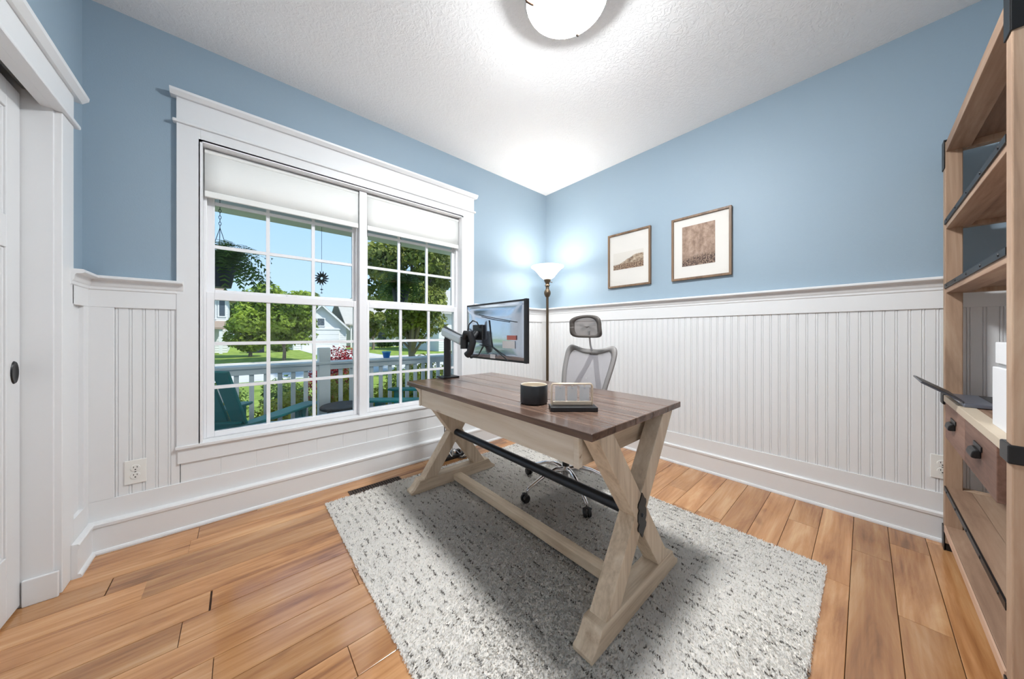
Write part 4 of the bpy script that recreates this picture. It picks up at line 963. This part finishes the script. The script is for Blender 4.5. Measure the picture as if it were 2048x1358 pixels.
# ---- trees and shrubs
M_BARK = mat('grey_bark', srgb(120, 108, 96), .9, var=.2, vscale=9)
def leaves(blobs, nleaf, size, rnd):
    """blobs: (centre, radii); leaf quads scattered toward each blob's surface"""
    B_ = np.array([list(c) + list(r) for c, r in blobs]); vol = (B_[:, 3] * B_[:, 4] * B_[:, 5]) ** (2/3); pick = rnd.choice(len(B_), nleaf, p=vol / vol.sum())
    d_ = rnd.normal(size=(nleaf, 3)); d_ /= np.linalg.norm(d_, axis=1)[:, None]; rad = rnd.uniform(.45, 1.0, nleaf) ** .5
    C_ = B_[pick, :3] + d_ * rad[:, None] * B_[pick, 3:]
    n_ = d_ + rnd.normal(scale=.7, size=(nleaf, 3)) + np.array([0, 0, .5]); n_ /= np.linalg.norm(n_, axis=1)[:, None]
    r_ = rnd.normal(size=(nleaf, 3)); u = np.cross(n_, r_); u /= np.linalg.norm(u, axis=1)[:, None]; v = np.cross(n_, u)
    s_ = (rnd.uniform(.6, 1.25, nleaf) * size)[:, None]
    V = np.stack([C_ - u*s_, C_ - v*s_*.55 + n_*s_*.12, C_ + u*s_, C_ + v*s_*.55 + n_*s_*.12], 1).reshape(-1, 3)
    return V
def leaf_obj(name, V, m, parent):
    V = V - np.array(ORG[parent.name]); n = len(V)
    me = bpy.data.meshes.new(name); me.vertices.add(n); me.vertices.foreach_set('co', V.reshape(-1))
    me.loops.add(n); me.loops.foreach_set('vertex_index', np.arange(n, dtype=np.int32)); me.polygons.add(n // 4); me.polygons.foreach_set('loop_start', np.arange(0, n, 4, dtype=np.int32))
    me.update(calc_edges=True); me.materials.append(m)
    o = bpy.data.objects.new(name, me); COL.objects.link(o); o.parent = parent; o['kind'] = 'stuff'; return o
def tree(name, label, loc, height, trunk_h, radius, m, seed, nleaf=9000, size=.13, nb=26, trunk_r=.09, group=None, flat=.8, cat='tree'):
    rnd = np.random.default_rng(seed); t = thing(name, label, cat, loc, group); x, y_, z = loc
    zc = z + trunk_h + (height - trunk_h) * .48; rz = (height - trunk_h) * .5
    tr_ = obj('trunk', MB().tube([(x, y_, z), (x + .03, y_, z + trunk_h * .6), (x - .02, y_ + .02, z + trunk_h), (x, y_, zc + rz * .4)], [trunk_r * 1.25, trunk_r, trunk_r * .85, trunk_r * .3], 10), M_BARK, t, smooth=50)
    blobs = []
    for k in range(nb):
        d_ = rnd.normal(size=3); d_ /= np.linalg.norm(d_); q = rnd.uniform(.35, .80)
        c = np.array([x, y_, zc]) + d_ * np.array([radius, radius, rz]) * q
        br = radius * rnd.uniform(.24, .42); blobs.append((c, (br, br, br * flat)))
        if k % 3 == 0: obj('branch', MB().tube([(x, y_, z + trunk_h * rnd.uniform(.75, 1.1)), tuple((np.array([x, y_, z + trunk_h]) + c) / 2 + np.array([0, 0, -.05])), tuple(c)], [trunk_r*.5, trunk_r*.3, trunk_r*.12], 6), M_BARK, t, smooth=50)
    leaf_obj('foliage', leaves(blobs, nleaf, size, rnd), m, t)
    return t
def shrub(name, label, loc, r, h_, m, seed, nleaf=1500, size=.035, group=None):
    rnd = np.random.default_rng(seed); t = thing(name, label, 'shrub', loc, group); x, y_, z = loc
    for k in range(5):
        a = rnd.uniform(0, 2*PI); obj('stem', MB().tube([(x + .03*math.cos(a), y_ + .03*math.sin(a), z), (x + r*.5*math.cos(a), y_ + r*.5*math.sin(a), z + h_*.6)], [.012, .006], 6), M_BARK, t)
    blobs = [((x + rnd.uniform(-.5, .5)*r, y_ + rnd.uniform(-.5, .5)*r, z + h_ * rnd.uniform(.35, .75)), (r*.55, r*.55, h_*.35)) for k in range(8)]
    leaf_obj('foliage', leaves(blobs, nleaf, size, rnd), m, t); return t
M_LF1 = leafmat('bright_green_leaves', srgb(78, 104, 28), srgb(168, 188, 74), .9)
M_LF2 = leafmat('shade_tree_leaves', srgb(74, 88, 32), srgb(158, 166, 80), 1.1)
M_LF3 = leafmat('far_tree_leaves', srgb(84, 102, 52), srgb(160, 174, 104), .6)
M_RED = leafmat('red_maple_leaves', srgb(96, 22, 32), srgb(190, 58, 66), 4)
M_YEL = leafmat('yellow_green_leaves', srgb(120, 134, 40), srgb(216, 206, 78), 5)
M_GRN = leafmat('garden_green_leaves', srgb(58, 92, 40), srgb(136, 160, 76), 5)
tree('maple_tree', 'round bright green street tree with thin pale trunk on the far lawn', (1.98, 22.7, GZ + .02), 4.7, .9, 2.25, M_LF1, 1, 13000, .12, 30, .08)
tree('shade_tree', 'large leafy shade tree on the near lawn behind the porch rail', (5.55, 12.8, GZ), 7.4, .8, 2.35, M_LF2, 2, 17000, .105, 34, .15)
tree('bushy_tree', 'dark bushy tree beside the far two storey house', (.55, 28.0, GZ), 4.6, .5, 1.95, M_LF1, 3, 8000, .14, 18, .1)
for k, (x, y_, h_, r) in enumerate(((.6, 54, 8.6, 3.0), (7.4, 58, 9.0, 3.2), (-7.5, 56, 9.0, 3.4), (16, 52, 8.2, 3.6), (24.5, 56, 9, 4), (34, 54, 9, 4.5))):
    tree('background_tree', 'pale green tree showing above the far roofs', (x, y_, GZ), h_, 2.5, r, M_LF3, 40 + k, 6000, .24, 18, .2, 'trees beyond the far houses')
tree('corner_tree', 'green tree beside the white garage house', (9.9, 32.0, GZ), 5.0, 1.0, 1.5, M_LF2, 9, 6000, .15, 16, .12)
shrub('red_maple_shrub', 'red leaved japanese maple shrub beyond the porch post', (1.42, 7.3, GZ), .62, 1.28, M_RED, 12, 5000, .035)
for k, (x, y_, r, h_, m, nm) in enumerate(((-.35, 5.1, .36, .62, M_YEL, 'yellow'), (.38, 5.0, .32, .52, M_YEL, 'yellow'), (1.08, 5.1, .34, .72, M_YEL, 'yellow'), (1.80, 5.0, .34, .62, M_YEL, 'yellow'),
                                           (-.3, 6.4, .45, .58, M_GRN, 'green'), (.62, 6.2, .38, .66, M_GRN, 'green'), (2.55, 5.1, .36, .80, M_YEL, 'yellow'), (3.35, 5.2, .36, .85, M_GRN, 'green'),
                                           (4.2, 5.3, .40, .70, M_YEL, 'yellow'), (2.6, 6.3, .35, .60, M_GRN, 'green'))):
    shrub('garden_shrub', 'low %s leaved garden shrub beyond the porch balusters' % nm, (x, y_, GZ + .03), r, h_ * 1.5, m, 60 + k, 2600, .03, '%s garden shrubs below the porch' % nm)
for k, (x, y_) in enumerate(((-2.6, 32.0), (2.6, 33.6), (11.8, 34.5), (13.8, 34.8))):
    shrub('hedge_shrub', 'dark green foundation shrub in front of the far houses', (x, y_, GZ), 1.0, 1.1, M_GRN, 80 + k, 1500, .10, 'foundation shrubs across the street')

# ---- houses across the street
M_SIDING = mat('white_siding', srgb(214, 215, 219), .6)
M_ROOF = mat('brown_shingles', srgb(150, 132, 118), .9, var=.15, vscale=3)
M_ROOFG = mat('grey_shingles', srgb(176, 172, 166), .9, var=.1, vscale=3)
M_PANE = mat('dark_window_pane', srgb(74, 84, 96), .15)
def gwin(par, x0, x1, yf, z0, z1, n=2, m_=2, shut=False):
    f = obj('window', MB().box(x0 - .09, x1 + .09, yf - .05, yf, z0 - .09, z0).box(x0 - .09, x1 + .09, yf - .05, yf, z1, z1 + .09).box(x0 - .09, x0, yf - .05, yf, z0, z1).box(x1, x1 + .09, yf - .05, yf, z0, z1), M_SIDING, par)
    for a in range(n):
        for c in range(m_):
            obj('pane', B(x0 + (x1-x0)*a/n + .02, x0 + (x1-x0)*(a+1)/n - .02, yf - .03, yf - .004, z0 + (z1-z0)*c/m_ + .02, z0 + (z1-z0)*(c+1)/m_ - .02), M_PANE, f)
def siding(par, x0, x1, yf, z0, z1, pitch=.2):
    s = obj('siding_board', MB().prism([(yf, 0), (yf - .03, .0), (yf - .008, pitch), (yf, pitch)], 'x', x0, x1), M_SIDING, par)
    o_ = ORG[par.name]; s.location = (0, 0, z0)
    n = int((z1 - z0) / pitch)
    for i in range(1, n): inst(s, par, (0, 0, z0 + i * pitch))
YG = 36.0
g = thing('garage_house', 'white gabled garage with a small window across the street', 'house', (6.2, YG, GZ))
gx0, gx1, gp = 3.85, 8.45, 6.15; ze, zp = 1.70, 3.95
obj('wall', MB().prism([(gx0, GZ), (gx1, GZ), (gx1, ze), (gp, zp - .1), (gx0, ze)], 'y', YG, YG + 7), M_SIDING, g)
siding(g, gx0, gx1, YG, GZ, ze - .02)
for s_ in (-1, 1):
    e = gx1 if s_ > 0 else gx0; dx = (gp - e)
    obj('roof', MB().prism([(e - dx*.10, ze - (zp-ze)*.10), (gp, zp), (gp, zp + .12), (e - dx*.10, ze - (zp-ze)*.10 + .12)], 'y', YG - .35, YG + 7.3), M_ROOFG, g)
    obj('bargeboard', MB().prism([(e - dx*.10, ze - (zp-ze)*.10 - .14), (gp, zp - .16), (gp, zp + .02), (e - dx*.10, ze - (zp-ze)*.10 + .04)], 'y', YG - .42, YG - .352), M_SIDING, g)
gwin(g, 5.82, 6.42, YG - .04, 1.85, 2.55)
gd = obj('garage_door', B(4.5, 7.8, YG - .06, YG - .032, GZ, 1.42), mat('garage_door_paint', srgb(240, 240, 238), .5), g)
for k in range(4): obj('door_section', B(4.54, 7.76, YG - .09, YG - .06, GZ + .02 + k*.49, GZ + .48 + k*.49), M_SIDING, gd, bevel=.015)
obj('door_lintel', B(4.4, 7.9, YG - .14, YG - .032, 1.42, 1.60), M_SIDING, g, bevel=.01)
mh = thing('main_house', 'long white house with pale grey roof behind the garage', 'house', (12, YG + 6, GZ))
obj('wall', B(9.0, 20, YG + 3, YG + 11, GZ, 2.2), M_SIDING, mh)
siding(mh, 9.0, 20, YG + 3, GZ, 2.2)
obj('roof', MB().prism([(YG + 2.4, 2.0), (YG + 7, 5.0), (YG + 11.6, 2.0), (YG + 11.6, 2.15), (YG + 7, 5.2), (YG + 2.4, 2.15)], 'x', 8.9, 20.4), M_ROOFG, mh)
for k in range(3): gwin(mh, 9.6 + k*3, 10.6 + k*3, YG + 2.97, .3, 1.6)
for k in range(4): obj('porch_column', B(9.2 + k*2.4, 9.35 + k*2.4, YG + 1.4, YG + 1.55, GZ, 1.95), M_SIDING, mh)
obj('porch_roof', B(9.0, 17, YG + 1.2, YG + 3, 1.95, 2.1), M_ROOFG, mh)
lh = thing('two_storey_house', 'pale two storey house with brown shingle roof across the street', 'house', (-5, 35, GZ))
obj('wall', B(-11, -.75, 35, 43, GZ, 4.3), M_SIDING, lh)
siding(lh, -11, -.75, 35, GZ, 4.3)
obj('roof', MB().add([(-11.5, 34.5, 4.25), (-.3, 34.5, 4.25), (-.3, 43.5, 4.25), (-11.5, 43.5, 4.25), (-8, 39, 6.9), (-3.4, 39, 6.9)], [(0, 1, 5, 4), (1, 2, 5), (2, 3, 4, 5), (3, 0, 4), (3, 2, 1, 0)]), M_ROOF, lh)
obj('eave', B(-11.5, -.3, 34.5, 35.0, 4.1, 4.25), M_SIDING, lh)
gwin(lh, -2.05, -1.5, 34.97, 2.3, 3.7, 1, 2); gwin(lh, -1.25, -.9, 34.97, 2.5, 3.8, 1, 1); gwin(lh, -3.6, -2.8, 34.97, 2.3, 3.7)
obj('porch_roof', MB().prism([(33.2, 1.55), (35, 2.1), (35, 1.9), (33.2, 1.4)], 'x', -8, -.8), M_ROOF, lh)
for k in range(3): obj('porch_column', B(-1.2 - k*2, -1.0 - k*2, 33.3, 33.5, GZ, 1.45), M_SIDING, lh)
nh = thing('neighbour_house', 'white neighbouring house seen at the window end near the lamp', 'house', (17, 25, GZ))
obj('wall', B(13.3, 22, 25, 33, GZ, 2.9), M_SIDING, nh)
siding(nh, 13.3, 22, 25, GZ, 2.9)
obj('roof', MB().prism([(24.4, 2.8), (29, 5.4), (33.6, 2.8), (33.6, 2.95), (29, 5.6), (24.4, 2.95)], 'x', 12.9, 22.4), M_ROOFG, nh)
gwin(nh, 15.0, 16.0, 24.97, .6, 1.9); gwin(nh, 18.0, 19.0, 24.97, .6, 1.9)
bn = thing('storage_bin', 'dark navy storage bin standing among shrubs on the far lawn', 'bin', (1.0, 33.4, GZ))
obj('bin_body', B(.45, 1.55, 33.0, 33.8, GZ, GZ + .75), mat('navy_plastic', srgb(26, 34, 52), .5), bn, bevel=.03)
obj('bin_lid', B(.40, 1.60, 32.95, 33.85, GZ + .75, GZ + .85), bpy.data.materials['navy_plastic'], bn, bevel=.03)
